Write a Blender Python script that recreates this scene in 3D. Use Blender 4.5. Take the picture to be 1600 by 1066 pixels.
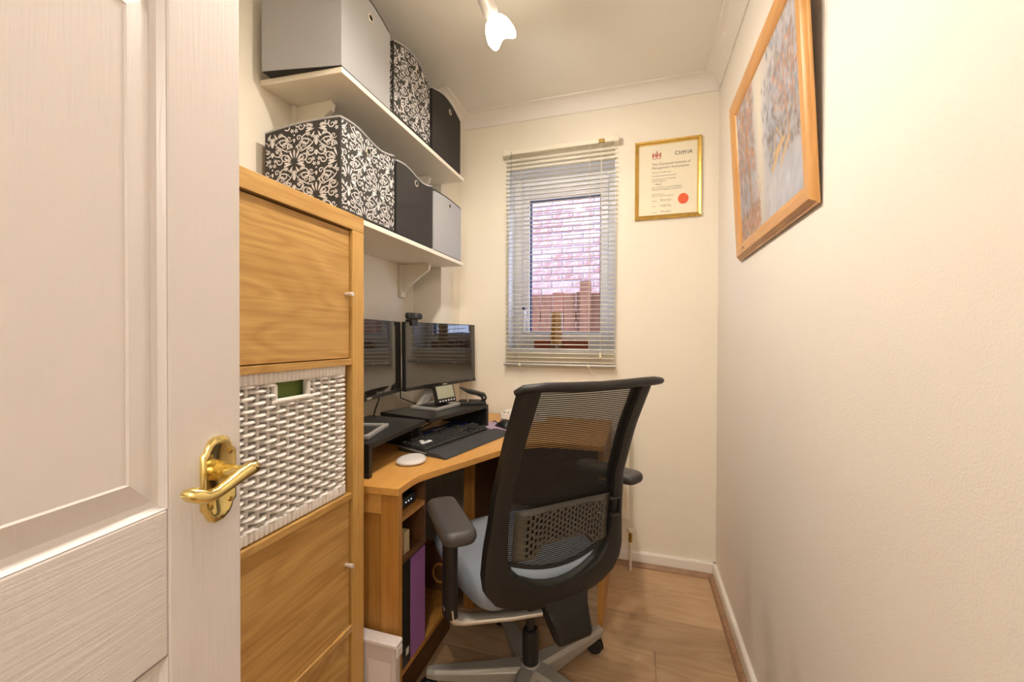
import bpy, bmesh, math, random
from mathutils import Vector, Matrix
random.seed(7)
for o in list(bpy.data.objects): bpy.data.objects.remove(o)
S = bpy.context.scene
C = S.collection
R = math.radians

# ---------------------------------------------------------------- camera, world, light, exposure
cam_d = bpy.data.cameras.new('camera'); cam = bpy.data.objects.new('camera', cam_d); C.objects.link(cam)
cam_d.sensor_width = 36; cam_d.lens = 634.97 / 1600 * 36; cam_d.clip_start = .02
yaw, pitch, roll = R(17.12664), R(-.55521), R(.20344)
fw = Vector((-math.sin(yaw)*math.cos(pitch), math.cos(yaw)*math.cos(pitch), math.sin(pitch)))
rt = Vector((math.cos(yaw), math.sin(yaw), 0)); up = rt.cross(fw)
r2 = rt*math.cos(roll)+up*math.sin(roll); u2 = -rt*math.sin(roll)+up*math.cos(roll)
m = Matrix((r2, u2, -fw)).transposed().to_4x4(); m.translation = Vector((0, 0, 1.153)); cam.matrix_world = m
S.camera = cam
W = bpy.data.worlds.new('daylight'); S.world = W; W.use_nodes = True
bg = W.node_tree.nodes['Background']; bg.inputs[0].default_value = (.62, .72, 1.0, 1); bg.inputs[1].default_value = 2.1
vs = S.view_settings; vs.view_transform = 'Standard'; vs.look = 'None'; vs.gamma = 1; vs.use_curve_mapping = False; vs.exposure = 1.2
WARM = (1.0, .93, .84)
def point(name, loc, power, color=WARM, size=.03):
    d = bpy.data.lights.new(name, 'POINT'); d.energy = power; d.color = color; d.shadow_soft_size = size
    o = bpy.data.objects.new(name, d); o.location = loc; C.objects.link(o); return o
SPOT_W = 7.4
HALL_FILL_W = 15.0
HEADS = [(-.452, 1.305), (-.43, .95), (-.43, .58)]     # the three heads of the ceiling spotlight bar
for (hx, hy), k in zip(HEADS, (.85, .85, 1.2)): point('spotlight_bulb_light', (hx, hy, 2.18), SPOT_W*k, size=.025)
point('hall_fill_light', (.15, -1.15, 1.95), HALL_FILL_W, (1, .92, .85), .15)  # unseen fill light added behind the camera to brighten door and walls

# ---------------------------------------------------------------- materials
def mat(name, col, rough=.5, metal=0, bump=0, bscale=200, spec=.5, trans=0, alpha=1, emit=None, estr=0, var=0, vscale=8, coat=0, sheen=0, ior=1.45):
    M = bpy.data.materials.new(name); M.use_nodes = True; nt = M.node_tree; b = nt.nodes['Principled BSDF']
    b.inputs['Base Color'].default_value = (*col, 1); b.inputs['Roughness'].default_value = rough; b.inputs['Metallic'].default_value = metal
    b.inputs['Specular IOR Level'].default_value = spec; b.inputs['Transmission Weight'].default_value = trans; b.inputs['Alpha'].default_value = alpha
    b.inputs['Coat Weight'].default_value = coat; b.inputs['IOR'].default_value = ior
    if emit: b.inputs['Emission Color'].default_value = (*emit, 1); b.inputs['Emission Strength'].default_value = estr
    tc = nt.nodes.new('ShaderNodeTexCoord')
    if var:
        n = nt.nodes.new('ShaderNodeTexNoise'); n.inputs['Scale'].default_value = vscale; n.inputs['Detail'].default_value = 5
        mx = nt.nodes.new('ShaderNodeMix'); mx.data_type = 'RGBA'
        mx.inputs[6].default_value = (*[c*(1-var) for c in col], 1); mx.inputs[7].default_value = (*[min(1, c*(1+var)) for c in col], 1)
        nt.links.new(tc.outputs['Object'], n.inputs['Vector']); nt.links.new(n.outputs['Fac'], mx.inputs[0]); nt.links.new(mx.outputs[2], b.inputs['Base Color'])
    if bump:
        n = nt.nodes.new('ShaderNodeTexNoise'); n.inputs['Scale'].default_value = bscale; n.inputs['Detail'].default_value = 3
        bp = nt.nodes.new('ShaderNodeBump'); bp.inputs['Strength'].default_value = bump; bp.inputs['Distance'].default_value = .002
        nt.links.new(tc.outputs['Object'], n.inputs['Vector']); nt.links.new(n.outputs['Fac'], bp.inputs['Height']); nt.links.new(bp.outputs[0], b.inputs['Normal'])
    return M

def wood(name, light, dark, axis='y', rough=.42, scale=1.0, rings=.5, rnd=0, fine=.5, bump=.08, contrast=1.0):
    """streaky grain along an axis, with a swirling cathedral figure"""
    M = bpy.data.materials.new(name); M.use_nodes = True; nt = M.node_tree; b = nt.nodes['Principled BSDF']; N = nt.nodes.new; L = nt.links.new
    b.inputs['Roughness'].default_value = rough
    tc = N('ShaderNodeTexCoord'); src = tc.outputs['Object']
    if rnd:
        oi = N('ShaderNodeObjectInfo'); sc = N('ShaderNodeVectorMath'); sc.operation = 'SCALE'; sc.inputs[0].default_value = (3.1, 7.3, 5.7); L(oi.outputs['Random'], sc.inputs['Scale'])
        ad = N('ShaderNodeVectorMath'); ad.operation = 'ADD'; L(src, ad.inputs[0]); L(sc.outputs[0], ad.inputs[1]); src = ad.outputs[0]
    i = 'xyz'.index(axis)
    def mapped(lo, hi):
        mp = N('ShaderNodeMapping'); v = [hi*scale]*3; v[i] = lo*scale; mp.inputs['Scale'].default_value = v; L(src, mp.inputs['Vector']); return mp.outputs[0]
    n1 = N('ShaderNodeTexNoise'); n1.inputs['Scale'].default_value = 1; n1.inputs['Detail'].default_value = 6; n1.inputs['Roughness'].default_value = .65; L(mapped(4, 130), n1.inputs['Vector'])
    n2 = N('ShaderNodeTexNoise'); n2.inputs['Scale'].default_value = 1; n2.inputs['Detail'].default_value = 2; n2.inputs['Distortion'].default_value = .6; L(mapped(1.6, 7), n2.inputs['Vector'])
    mul = N('ShaderNodeMath'); mul.operation = 'MULTIPLY'; mul.inputs[1].default_value = 11; L(n2.outputs['Fac'], mul.inputs[0])
    fr = N('ShaderNodeMath'); fr.operation = 'PINGPONG'; fr.inputs[1].default_value = .5; L(mul.outputs[0], fr.inputs[0])
    a1 = N('ShaderNodeMath'); a1.operation = 'MULTIPLY'; a1.inputs[1].default_value = fine; L(n1.outputs['Fac'], a1.inputs[0])
    a2 = N('ShaderNodeMath'); a2.operation = 'MULTIPLY_ADD'; a2.inputs[1].default_value = rings; L(fr.outputs[0], a2.inputs[0]); L(a1.outputs[0], a2.inputs[2])
    cr = N('ShaderNodeValToRGB'); L(a2.outputs[0], cr.inputs[0])
    mid = fine*.5 + rings*.25; w = (fine*.22+rings*.25)*contrast
    cr.color_ramp.elements[0].position = max(0, mid-w); cr.color_ramp.elements[0].color = (*dark, 1)
    cr.color_ramp.elements[1].position = min(1, mid+w); cr.color_ramp.elements[1].color = (*light, 1)
    col = cr.outputs[0]
    if rnd:
        hs = N('ShaderNodeHueSaturation'); mm = N('ShaderNodeMapRange'); mm.inputs[3].default_value = 1-rnd; mm.inputs[4].default_value = 1+rnd; L(oi.outputs['Random'], mm.inputs[0]); L(mm.outputs[0], hs.inputs['Value']); L(col, hs.inputs['Color']); col = hs.outputs[0]
    L(col, b.inputs['Base Color'])
    bp = N('ShaderNodeBump'); bp.inputs['Strength'].default_value = bump; bp.inputs['Distance'].default_value = .001; L(a2.outputs[0], bp.inputs['Height']); L(bp.outputs[0], b.inputs['Normal'])
    return M

def grain_paint(name, col, axis):
    """white gloss paint on a moulded woodgrain skin"""
    M = bpy.data.materials.new(name); M.use_nodes = True; nt = M.node_tree; b = nt.nodes['Principled BSDF']; N = nt.nodes.new; L = nt.links.new
    b.inputs['Base Color'].default_value = (*col, 1); b.inputs['Roughness'].default_value = .33
    tc = N('ShaderNodeTexCoord'); mp = N('ShaderNodeMapping'); v = [150, 150, 150]; v['xyz'.index(axis)] = 7; mp.inputs['Scale'].default_value = v
    n = N('ShaderNodeTexNoise'); n.inputs['Scale'].default_value = 1; n.inputs['Detail'].default_value = 4; n.inputs['Distortion'].default_value = 1.2
    n2 = N('ShaderNodeTexNoise'); n2.inputs['Scale'].default_value = 900; ad = N('ShaderNodeMath'); ad.operation = 'MULTIPLY_ADD'; ad.inputs[1].default_value = .15
    bp = N('ShaderNodeBump'); bp.inputs['Strength'].default_value = .25; bp.inputs['Distance'].default_value = .002
    L(tc.outputs['Object'], mp.inputs[0]); L(mp.outputs[0], n.inputs['Vector']); L(tc.outputs['Object'], n2.inputs['Vector']); L(n2.outputs['Fac'], ad.inputs[0]); L(n.outputs['Fac'], ad.inputs[2]); L(ad.outputs[0], bp.inputs['Height']); L(bp.outputs[0], b.inputs['Normal'])
    return M

def vcol(name, rough=.5):
    M = bpy.data.materials.new(name); M.use_nodes = True; nt = M.node_tree; b = nt.nodes['Principled BSDF']; a = nt.nodes.new('ShaderNodeAttribute'); a.attribute_name = 'Col'
    nt.links.new(a.outputs['Color'], b.inputs['Base Color']); b.inputs['Roughness'].default_value = rough
    tc = nt.nodes.new('ShaderNodeTexCoord'); n = nt.nodes.new('ShaderNodeTexNoise'); n.inputs['Scale'].default_value = 160; bp = nt.nodes.new('ShaderNodeBump'); bp.inputs['Strength'].default_value = .35; bp.inputs['Distance'].default_value = .002
    nt.links.new(tc.outputs['Object'], n.inputs['Vector']); nt.links.new(n.outputs['Fac'], bp.inputs['Height']); nt.links.new(bp.outputs[0], b.inputs['Normal'])
    return M

MT = dict(
    wall=mat('cream_wallpaper', (.88, .82, .70), .85, bump=.35, bscale=330),
    wall_r=mat('pale_wallpaper', (.87, .81, .73), .8, bump=.35, bscale=330),
    ceil=mat('white_ceiling', (.85, .82, .77), .9, bump=.15, bscale=150),
    coving=mat('white_coving', (.86, .81, .75), .6),
    white=mat('white_gloss_paint', (.88, .83, .76), .4),
    shelfw=mat('cream_shelf_paint', (.88, .82, .70), .45, bump=.1, bscale=60),
    bead=wood('brown_beading', (.42, .25, .14), (.26, .14, .07), 'x', .45),
    upvc=mat('white_plastic', (.90, .91, .94), .3),
    gasket=mat('dark_blue_gasket', (.05, .07, .16), .5),
    oak=wood('oak_veneer', (.66, .41, .14), (.38, .19, .042), 'y', .42, 1, .42, fine=.75),
    oakv=wood('oak_veneer_upright', (.66, .40, .12), (.50, .275, .07), 'z', .42, 1, .25, fine=.6),
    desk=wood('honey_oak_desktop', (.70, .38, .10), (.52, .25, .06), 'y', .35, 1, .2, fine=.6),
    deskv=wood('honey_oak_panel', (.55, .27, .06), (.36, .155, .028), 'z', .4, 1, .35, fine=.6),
    deskd=wood('desk_inside_shade_brown', (.14, .06, .02), (.09, .035, .012), 'y', .5),  # brown wood, darkened in colour for the shade inside the pedestal
    plank=wood('laminate_plank', (.58, .40, .24), (.42, .26, .135), 'x', .38, .8, .4, rnd=.12, fine=.6),
    gap=mat('dark_joint', (.27, .17, .09), .8),
    pine=wood('pine_frame', (.62, .32, .10), (.48, .22, .06), 'y', .35, 1, .3, fine=.4),
    pinez=wood('pine_frame_upright', (.64, .34, .11), (.50, .24, .065), 'z', .35, 1, .3, fine=.4),
    gold=mat('gold_frame', (.62, .40, .10), .32, .85, var=.35, vscale=40),
    goldl=mat('bright_gold', (.85, .62, .25), .25, .9),
    brass=mat('polished_brass', (.82, .66, .27), .16, 1),
    brassd=mat('brass_screw', (.45, .30, .08), .35, 1),
    grey=mat('grey_fabric', (.40, .40, .405), .75, bump=.2, bscale=500),
    greyd=mat('grey_fabric_binding', (.42, .41, .42), .8),
    blackfab=mat('black_fabric', (.022, .019, .016), .7, bump=.2, bscale=500),
    darkfab=mat('charcoal_print_ground', (.040, .035, .031), .75, bump=.15, bscale=400),
    print=mat('white_print', (.74, .72, .71), .8),
    nickel=mat('satin_nickel', (.84, .82, .80), .4, .5),
    eyelet=mat('eyelet_metal', (.85, .80, .70), .25, .9),
    hole=mat('dark_hole', (.01, .01, .01), .9),
    wicker=mat('white_wicker', (.86, .81, .77), .8, bump=.25, bscale=250, var=.06, vscale=60),
    liner=mat('green_cloth', (.16, .22, .05), .9, bump=.2, bscale=300),
    black=mat('black_plastic', (.016, .015, .014), .38),
    blackm=mat('black_matt_board', (.012, .012, .012), .36, bump=.05, bscale=700),
    chair=mat('dark_grey_plastic', (.011, .010, .0085), .45, bump=.08, bscale=900),
    chairl=mat('charcoal_soft_pad', (.045, .040, .038), .45, bump=.06, bscale=900),
    mesh=mat('black_mesh_weave', (.012, .011, .010), .6),
    lumbar=mat('grey_lumbar_plastic', (.075, .066, .053), .42),
    seat=mat('blue_grey_fabric', (.23, .255, .305), .9, bump=.35, bscale=900, var=.08, vscale=400),
    alu=mat('grey_painted_metal', (.40, .38, .34), .42, .35),
    silver=mat('silver_metal', (.62, .57, .50), .35, .6),
    silverp=mat('silver_plastic', (.46, .44, .42), .4, .3),
    screen=mat('black_glossy_screen', (.020, .017, .013), .04, spec=1.0, coat=.6),
    lcd=mat('grey_green_screen', (.44, .44, .33), .25),
    key=mat('black_keycap', (.03, .03, .031), .3),
    keyw=mat('white_keycap', (.75, .74, .74), .4),
    rest=mat('black_foam', (.035, .034, .038), .6),
    mouse=mat('white_mouse_shell', (.72, .68, .66), .3),
    blue=mat('blue_packet', (.015, .04, .25), .4),
    pinkpad=mat('lilac_mat', (.50, .36, .50), .7),
    routerw=mat('white_router_plastic', (.80, .76, .70), .4),
    purple=mat('purple_card', (.36, .15, .42), .45),
    purplel=mat('light_purple_card', (.50, .24, .50), .45),
    cream=mat('cream_paper', (.72, .60, .36), .7),
    frost=mat('frosted_plastic', (.80, .72, .70), .35, trans=.25, spec=.5),
    frostl=mat('frosted_plastic_rim', (.85, .78, .77), .3, trans=.1),
    blind=mat('cream_slat', (.86, .80, .66), .35),
    cord=mat('cream_cord', (.85, .78, .62), .7),
    glass=None,
    amber=mat('amber_wax', (.50, .22, .02), .35, var=.3, vscale=30),
    clear=None,
    traywood=mat('red_brown_wood', (.26, .055, .02), .45, var=.3, vscale=30),
    paper=mat('certificate_paper', (.85, .78, .60), .6),
    ink=mat('grey_ink', (.22, .19, .15), .8),
    inkd=mat('dark_ink', (.06, .055, .05), .8),
    red=mat('red_seal', (.80, .13, .05), .6),
    crest=mat('red_crest', (.55, .20, .16), .7),
    paint=vcol('oil_paint', .5),
    brick=None, mortar=mat('mortar', (.55, .50, .50), .9),
    board=wood('fence_wood', (.26, .105, .055), (.15, .055, .028), 'z', .7, .6, .4, rnd=.25),
    ground=mat('paving', (.25, .23, .2), .9),
    led=mat('white_led', (.8, .85, .9), .4, emit=(.7, .8, 1), estr=1.0),
    lampglass=mat('lit_glass_shade', (1, .95, .86), .3, emit=(1, .85, .62), estr=5.0),
    filament=mat('lit_bulb', (1, 1, 1), .3, emit=(1, .9, .72), estr=30.0),
    rad=mat('radiator_enamel', (.82, .76, .62), .35),
)
def glassmat(name, col, alpha):
    M = bpy.data.materials.new(name); M.use_nodes = True; nt = M.node_tree; out = nt.nodes['Material Output']
    t = nt.nodes.new('ShaderNodeBsdfTransparent'); t.inputs[0].default_value = (*col, 1); g = nt.nodes.new('ShaderNodeBsdfGlossy'); g.inputs['Roughness'].default_value = .02
    mx = nt.nodes.new('ShaderNodeMixShader'); mx.inputs[0].default_value = alpha; nt.links.new(t.outputs[0], mx.inputs[1]); nt.links.new(g.outputs[0], mx.inputs[2]); nt.links.new(mx.outputs[0], out.inputs[0]); return M
MT['glass'] = glassmat('window_glass', (.97, .98, 1), .006); MT['clear'] = glassmat('clear_glass', (.92, .94, .92), .12)
def brickmat():
    M = mat('pink_brick', (.50, .27, .24), .85); nt = M.node_tree; b = nt.nodes['Principled BSDF']; N = nt.nodes.new; L = nt.links.new
    oi = N('ShaderNodeObjectInfo'); cr = N('ShaderNodeValToRGB'); cr.color_ramp.elements[0].color = (.44, .22, .19, 1); cr.color_ramp.elements[1].color = (.60, .40, .38, 1)
    tc = N('ShaderNodeTexCoord'); n = N('ShaderNodeTexNoise'); n.inputs['Scale'].default_value = 28; n.inputs['Detail'].default_value = 5
    mx = N('ShaderNodeMix'); mx.data_type = 'RGBA'; mx.inputs[7].default_value = (.75, .62, .62, 1)
    mr = N('ShaderNodeMapRange'); mr.inputs[1].default_value = .48; mr.inputs[2].default_value = .68; mr.inputs[4].default_value = .7
    bp = N('ShaderNodeBump'); bp.inputs['Strength'].default_value = .8; bp.inputs['Distance'].default_value = .006
    L(oi.outputs['Random'], cr.inputs[0]); L(tc.outputs['Object'], n.inputs['Vector']); L(n.outputs['Fac'], mr.inputs[0]); L(mr.outputs[0], mx.inputs[0]); L(cr.outputs[0], mx.inputs[6]); L(mx.outputs[2], b.inputs['Base Color']); L(n.outputs['Fac'], bp.inputs['Height']); L(bp.outputs[0], b.inputs['Normal'])
    return M
MT['brick'] = brickmat()

# ---------------------------------------------------------------- mesh helpers
class MB:
    def __init__(s): s.v = []; s.f = []
    def add(s, v, f): k = len(s.v); s.v += [tuple(p) for p in v]; s.f += [tuple(i+k for i in q) for q in f]; return s
    def box(s, x0, x1, y0, y1, z0, z1, M=None):
        v = [Vector((x, y, z)) for z in (z0, z1) for y in (y0, y1) for x in (x0, x1)]
        if M: v = [M @ p for p in v]
        return s.add(v, [(0, 2, 3, 1), (4, 5, 7, 6), (0, 1, 5, 4), (2, 6, 7, 3), (0, 4, 6, 2), (1, 3, 7, 5)])
    def prism(s, poly, h0, h1, f):            # poly 2D, f(a,b,h)->3D
        n = len(poly); v = [f(a, b, h0) for a, b in poly]+[f(a, b, h1) for a, b in poly]
        return s.add(v, [tuple(range(n-1, -1, -1)), tuple(range(n, 2*n))]+[(i, (i+1) % n, n+(i+1) % n, n+i) for i in range(n)])
    def tube(s, path, r, n=8, ry=None, cap=True):
        path = [Vector(p) for p in path]; rings = []; ref = None
        for i, p in enumerate(path):
            t = (path[min(i+1, len(path)-1)]-path[max(i-1, 0)]).normalized()
            if ref is None: ref = Vector((0, 0, 1)) if abs(t.z) < .9 else Vector((1, 0, 0))
            a = t.cross(ref).normalized(); b = a.cross(t).normalized(); ref = b
            ri = r[i] if isinstance(r, (list, tuple)) else r; rb = (ry[i] if isinstance(ry, (list, tuple)) else ry) if ry else ri
            rings.append([p+a*ri*math.cos(2*math.pi*k/n)+b*rb*math.sin(2*math.pi*k/n) for k in range(n)])
        v = [q for g in rings for q in g]; f = []
        for i in range(len(path)-1):
            for k in range(n): f.append((i*n+k, i*n+(k+1) % n, (i+1)*n+(k+1) % n, (i+1)*n+k))
        if cap: f += [tuple(range(n-1, -1, -1)), tuple(range((len(path)-1)*n, len(path)*n))]
        return s.add(v, f)
    def cyl(s, p0, p1, r0, r1=None, n=16): return s.tube([p0, p1], [r0, r0 if r1 is None else r1], n)
    def lathe(s, prof, c, axis=Vector((0, 0, 1)), n=24):   # prof: (radius, height along axis)
        axis = axis.normalized(); a = axis.orthogonal().normalized(); b = axis.cross(a); c = Vector(c)
        v = [c+axis*h+(a*math.cos(2*math.pi*k/n)+b*math.sin(2*math.pi*k/n))*r for r, h in prof for k in range(n)]
        f = [(i*n+k, i*n+(k+1) % n, (i+1)*n+(k+1) % n, (i+1)*n+k) for i in range(len(prof)-1) for k in range(n)]
        return s.add(v, f+[tuple(range(n-1, -1, -1)), tuple(range((len(prof)-1)*n, len(prof)*n))])
    def grid(s, P):                            # P[i][j] points
        n = len(P); k = len(P[0]); return s.add([q for r in P for q in r], [(i*k+j, i*k+j+1, (i+1)*k+j+1, (i+1)*k+j) for i in range(n-1) for j in range(k-1)])
    def quad(s, *p): return s.add(p, [tuple(range(len(p)))])

FR = {}                                        # root frame (loc, rotz, world?) of every thing
def setp(o, **k):
    for a, b in k.items():
        if b: o[a] = b
def thing(name, label, cat, loc=(0, 0, 0), rotz=0, group=None, world=True, kind=None):
    o = bpy.data.objects.new(name, None); o.empty_display_size = .05; C.objects.link(o); o.location = loc; o.rotation_euler = (0, 0, rotz)
    setp(o, label=label, category=cat, group=group, kind=kind); FR[o.name] = (Vector(loc), rotz, world); return o
def root(o):
    while o.parent: o = o.parent
    return o
def obj(name, mb, material, parent=None, smooth=False, bevel=0, seg=2, subsurf=0, label=None, solid=0, auto=35, kind=None, clean=True):
    v = mb.v
    if parent is not None:
        fr = FR.get(root(parent).name)
        if fr and fr[2]: v = [Vector(p)-fr[0] for p in v]
    me = bpy.data.meshes.new(name); me.from_pydata([tuple(p) for p in v], [], mb.f)
    bm = bmesh.new(); bm.from_mesh(me)
    if clean: bmesh.ops.recalc_face_normals(bm, faces=bm.faces)
    if smooth:
        for f in bm.faces: f.smooth = True
        for e in bm.edges:
            if len(e.link_faces) == 2 and e.calc_face_angle(0) > R(auto): e.smooth = False
    bm.to_mesh(me); bm.free()
    me.materials.append(material if not isinstance(material, str) else MT[material])
    o = bpy.data.objects.new(name, me); C.objects.link(o)
    if parent is not None: o.parent = parent
    if solid: md = o.modifiers.new('solid', 'SOLIDIFY'); md.thickness = solid; md.offset = 0
    if bevel: md = o.modifiers.new('bevel', 'BEVEL'); md.width = bevel; md.segments = seg; md.limit_method = 'ANGLE'; md.angle_limit = R(40)
    if subsurf: md = o.modifiers.new('sub', 'SUBSURF'); md.levels = subsurf; md.render_levels = subsurf
    if label: o['label'] = label
    if kind: o['kind'] = kind
    return o
def struct(name, mb, material, label=None, **k):
    o = obj(name, mb, material, **k); o['kind'] = 'structure'
    if label: o['label'] = label
    return o
def single(name, mb, material, label, cat, group=None, **k):
    o = obj(name, mb, material, **k); setp(o, label=label, category=cat, group=group); return o
def copy(o, parent=None, loc=None):
    c = o.copy(); C.objects.link(c)
    if parent is not None: c.parent = parent
    if loc is not None: c.location = loc
    return c
def lerp(a, b, t): return a+(b-a)*t
def interp(x, xs, ys):
    if x <= xs[0]: return ys[0]
    for i in range(len(xs)-1):
        if x <= xs[i+1]: return lerp(ys[i], ys[i+1], (x-xs[i])/(xs[i+1]-xs[i]))
    return ys[-1]
def rrect(x0, x1, y0, y1, r, n=4):
    p = []
    for cx, cy, a0 in ((x1-r, y1-r, 0), (x0+r, y1-r, 90), (x0+r, y0+r, 180), (x1-r, y0+r, 270)):
        for k in range(n+1): a = R(a0+90*k/n); p.append((cx+r*math.cos(a), cy+r*math.sin(a)))
    return p
XYZ = lambda a, b, h: (a, b, h)
XZY = lambda a, b, h: (a, h, b)
YZX = lambda a, b, h: (h, a, b)

# ---------------------------------------------------------------- room shell
XL, XR, YB, YF, ZC = -1.145, .368, 2.155, -.335, 2.40
PX, PY = -.98, 1.92                             # boxed pillar in the far left corner
wx0, wx1, wz0, wz1 = -.69, -.108, 1.088, 2.075    # window opening
b = MB().box(XL-.1, XL, YF-.1, YB+.1, -.05, ZC); struct('wall_left', b, 'wall', 'cream papered wall behind the shelves and monitors')
b = MB().box(XR, XR+.1, YF-.1, YB+.1, -.05, ZC); struct('wall_right', b, 'wall_r', 'pale cream papered wall with the framed landscape painting')
b = MB().box(XL, wx0, YB, YB+.17, -.05, ZC).box(wx1, XR, YB, YB+.17, -.05, ZC).box(wx0, wx1, YB, YB+.17, -.05, wz0).box(wx0, wx1, YB, YB+.17, wz1, ZC)
struct('wall_back', b, 'wall', 'cream papered end wall with the small window')
b = MB().box(XL, PX, PY, YB, 0, ZC); struct('wall_pillar', b, 'wall', 'boxed out pillar in the far left corner beside the shelves')
b = MB().box(XL, -.43, YF-.1, YF, -.05, ZC).box(-.43, XR, YF-.1, YF, 2.02, ZC).box(.345, XR, YF-.1, YF, -.05, 2.02); struct('wall_front', b, 'wall', 'cream wall around the doorway behind the viewer')
b = MB().box(XL-.1, XR+.1, YF-.1, YB+.17, ZC, ZC+.1); struct('ceiling', b, 'ceil', 'plain white ceiling')
b = MB().box(-1.6, 1.3, -1.9, YF-.1, ZC, ZC+.1); struct('ceiling_hall', b, 'ceil', 'white ceiling of the hall outside the doorway')
b = MB().box(-1.6, 1.3, -2.0, -1.9, 0, ZC).box(-1.7, -1.6, -2, YF-.1, 0, ZC).box(1.3, 1.4, -2, YF-.1, 0, ZC).box(-1.6, XL-.1, YF-.2, YF-.1, 0, ZC).box(XR+.1, 1.3, YF-.2, YF-.1, 0, ZC); struct('wall_hall', b, 'wall', 'cream walls of the hall outside the doorway')
b = MB().box(-1.7, 1.4, -2.0, YF-.1, -.05, 0); struct('floor_hall', b, 'gap', 'dark floor of the hall outside the doorway')
fl = struct('floor', MB().box(XL-.1, XR+.1, YF-.1, YB+.1, -.06, -.004), 'gap', 'warm brown laminate floor of staggered planks')
pw, pl = .192, 1.28
pm = None
for r in range(14):
    y0 = YB-.005-(r+1)*pw
    off = [.0, .52, .86, .30, .71][r % 5]
    x = XR-off-pl if off else XR-pl
    segs = [(x+pl, XR)] if off else []
    while x+pl > XL:
        segs.append((max(x, XL), min(x+pl, XR))); x -= pl
    for a, c in segs:
        if c-a < .03 or y0 < YF-.2: continue
        o = obj('plank', MB().box(a+.0006, c-.0006, y0+.0006, y0+pw-.0006, -.004, 0), 'plank', fl, bevel=.0012, seg=1)

def sweep(path, prof, closed=False):
    """profile (d out of wall, z) swept along a wall line, room on the left of travel"""
    P = [Vector((*p, 0)) for p in path]; rows = []
    for i, p in enumerate(P):
        d0 = (P[i]-P[i-1]).normalized() if i else None; d1 = (P[i+1]-P[i]).normalized() if i < len(P)-1 else None
        ns = [Vector((-d.y, d.x, 0)) for d in (d0, d1) if d is not None]
        nm = ns[0] if len(ns) == 1 else (ns[0]+ns[1])/(1+ns[0].dot(ns[1]))
        rows.append([p+nm*a+Vector((0, 0, z)) for a, z in prof])
    return MB().grid(rows)
cov = [(0, 2.335), (.003, 2.333)]+[(.068-.062*math.cos(R(k*15)), 2.335+.060*math.sin(R(k*15))) for k in range(7)]+[(.070, 2.397), (.070, 2.40)]
b = sweep([(XR, YF), (XR, YB), (PX, YB), (PX, PY), (XL, PY), (XL, YF)], cov); struct('trim_1', b, 'coving', 'white concave coving round the ceiling', smooth=True, auto=25)
sk = [(0, .068), (.011, .068), (.015, .062), (.015, 0)]
bd = [(.015, .020), (.020, .022), (.028, .018), (.034, .010), (.036, 0)]
for nm, pth in (('baseboard_right', [(XR, YF), (XR, YB)]), ('baseboard_back', [(XR, YB), (PX, YB)])):
    o = struct(nm, sweep(pth, sk), 'white', 'white gloss skirting along the %s wall' % nm.split('_')[1])
bd_o = struct('trim_2', sweep([(XR, YF), (XR, YB), (PX, YB)], bd), 'bead', 'brown wood beading along the foot of the skirting', smooth=True)

# ---------------------------------------------------------------- window
wy = YB+.115
wn = thing('window_1', 'small white plastic window in the end wall', None, (-.4, wy, wz0), kind='structure')
b = MB().box(wx0, wx0+.055, wy, wy+.055, wz0, wz1).box(wx1-.055, wx1, wy, wy+.055, wz0, wz1).box(wx0+.055, wx1-.055, wy, wy+.055, wz0, wz0+.05).box(wx0+.055, wx1-.055, wy, wy+.055, wz1-.05, wz1)
obj('frame', b, 'upvc', wn, bevel=.004)
sx0, sx1, sz0, sz1 = wx0+.058, wx1-.045, wz0+.048, wz1-.045
gx0, gx1, gz0, gz1 = -.592, -.190, 1.178, 1.932
b = MB().box(sx0, gx0, wy-.014, wy+.03, sz0, sz1).box(gx1, sx1, wy-.014, wy+.03, sz0, sz1).box(gx0, gx1, wy-.014, wy+.03, sz0, gz0).box(gx0, gx1, wy-.014, wy+.03, gz1, sz1)
obj('sash', b, 'upvc', wn, bevel=.004)
g = .008
b = MB().box(gx0, gx0+g, wy+.0, wy+.02, gz0, gz1).box(gx1-g, gx1, wy, wy+.02, gz0, gz1).box(gx0, gx1, wy, wy+.02, gz0, gz0+g).box(gx0, gx1, wy, wy+.02, gz1-g, gz1)
obj('gasket', b, 'gasket', wn)
obj('pane', MB().box(gx0, gx1, wy+.010, wy+.014, gz0, gz1), 'glass', wn)
h = obj('handle', MB().box(-.628, -.606, wy-.026, wy-.014, 1.24, 1.31).box(-.624, -.610, wy-.05, wy-.026, 1.285, 1.30).box(-.625, -.609, wy-.056, wy-.044, 1.19, 1.305), 'upvc', wn, bevel=.003)
obj('lock_button', MB().cyl((-.617, wy-.057, 1.315), (-.617, wy-.03, 1.315), .007), 'gasket', wn)
b = MB().box(wx0-.0, wx1+.0, YB-.012, wy+.0, wz0-.018, wz0); struct('trim_3', b, 'upvc', 'white window sill board', bevel=.004)
b = MB().box(wx0, wx0+.006, YB+.002, wy, wz0, wz1).box(wx1-.006, wx1, YB+.002, wy, wz0, wz1).box(wx0, wx1, YB+.002, wy, wz1-.006, wz1); struct('trim_4', b, 'upvc', 'white reveal lining around the window')

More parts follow.
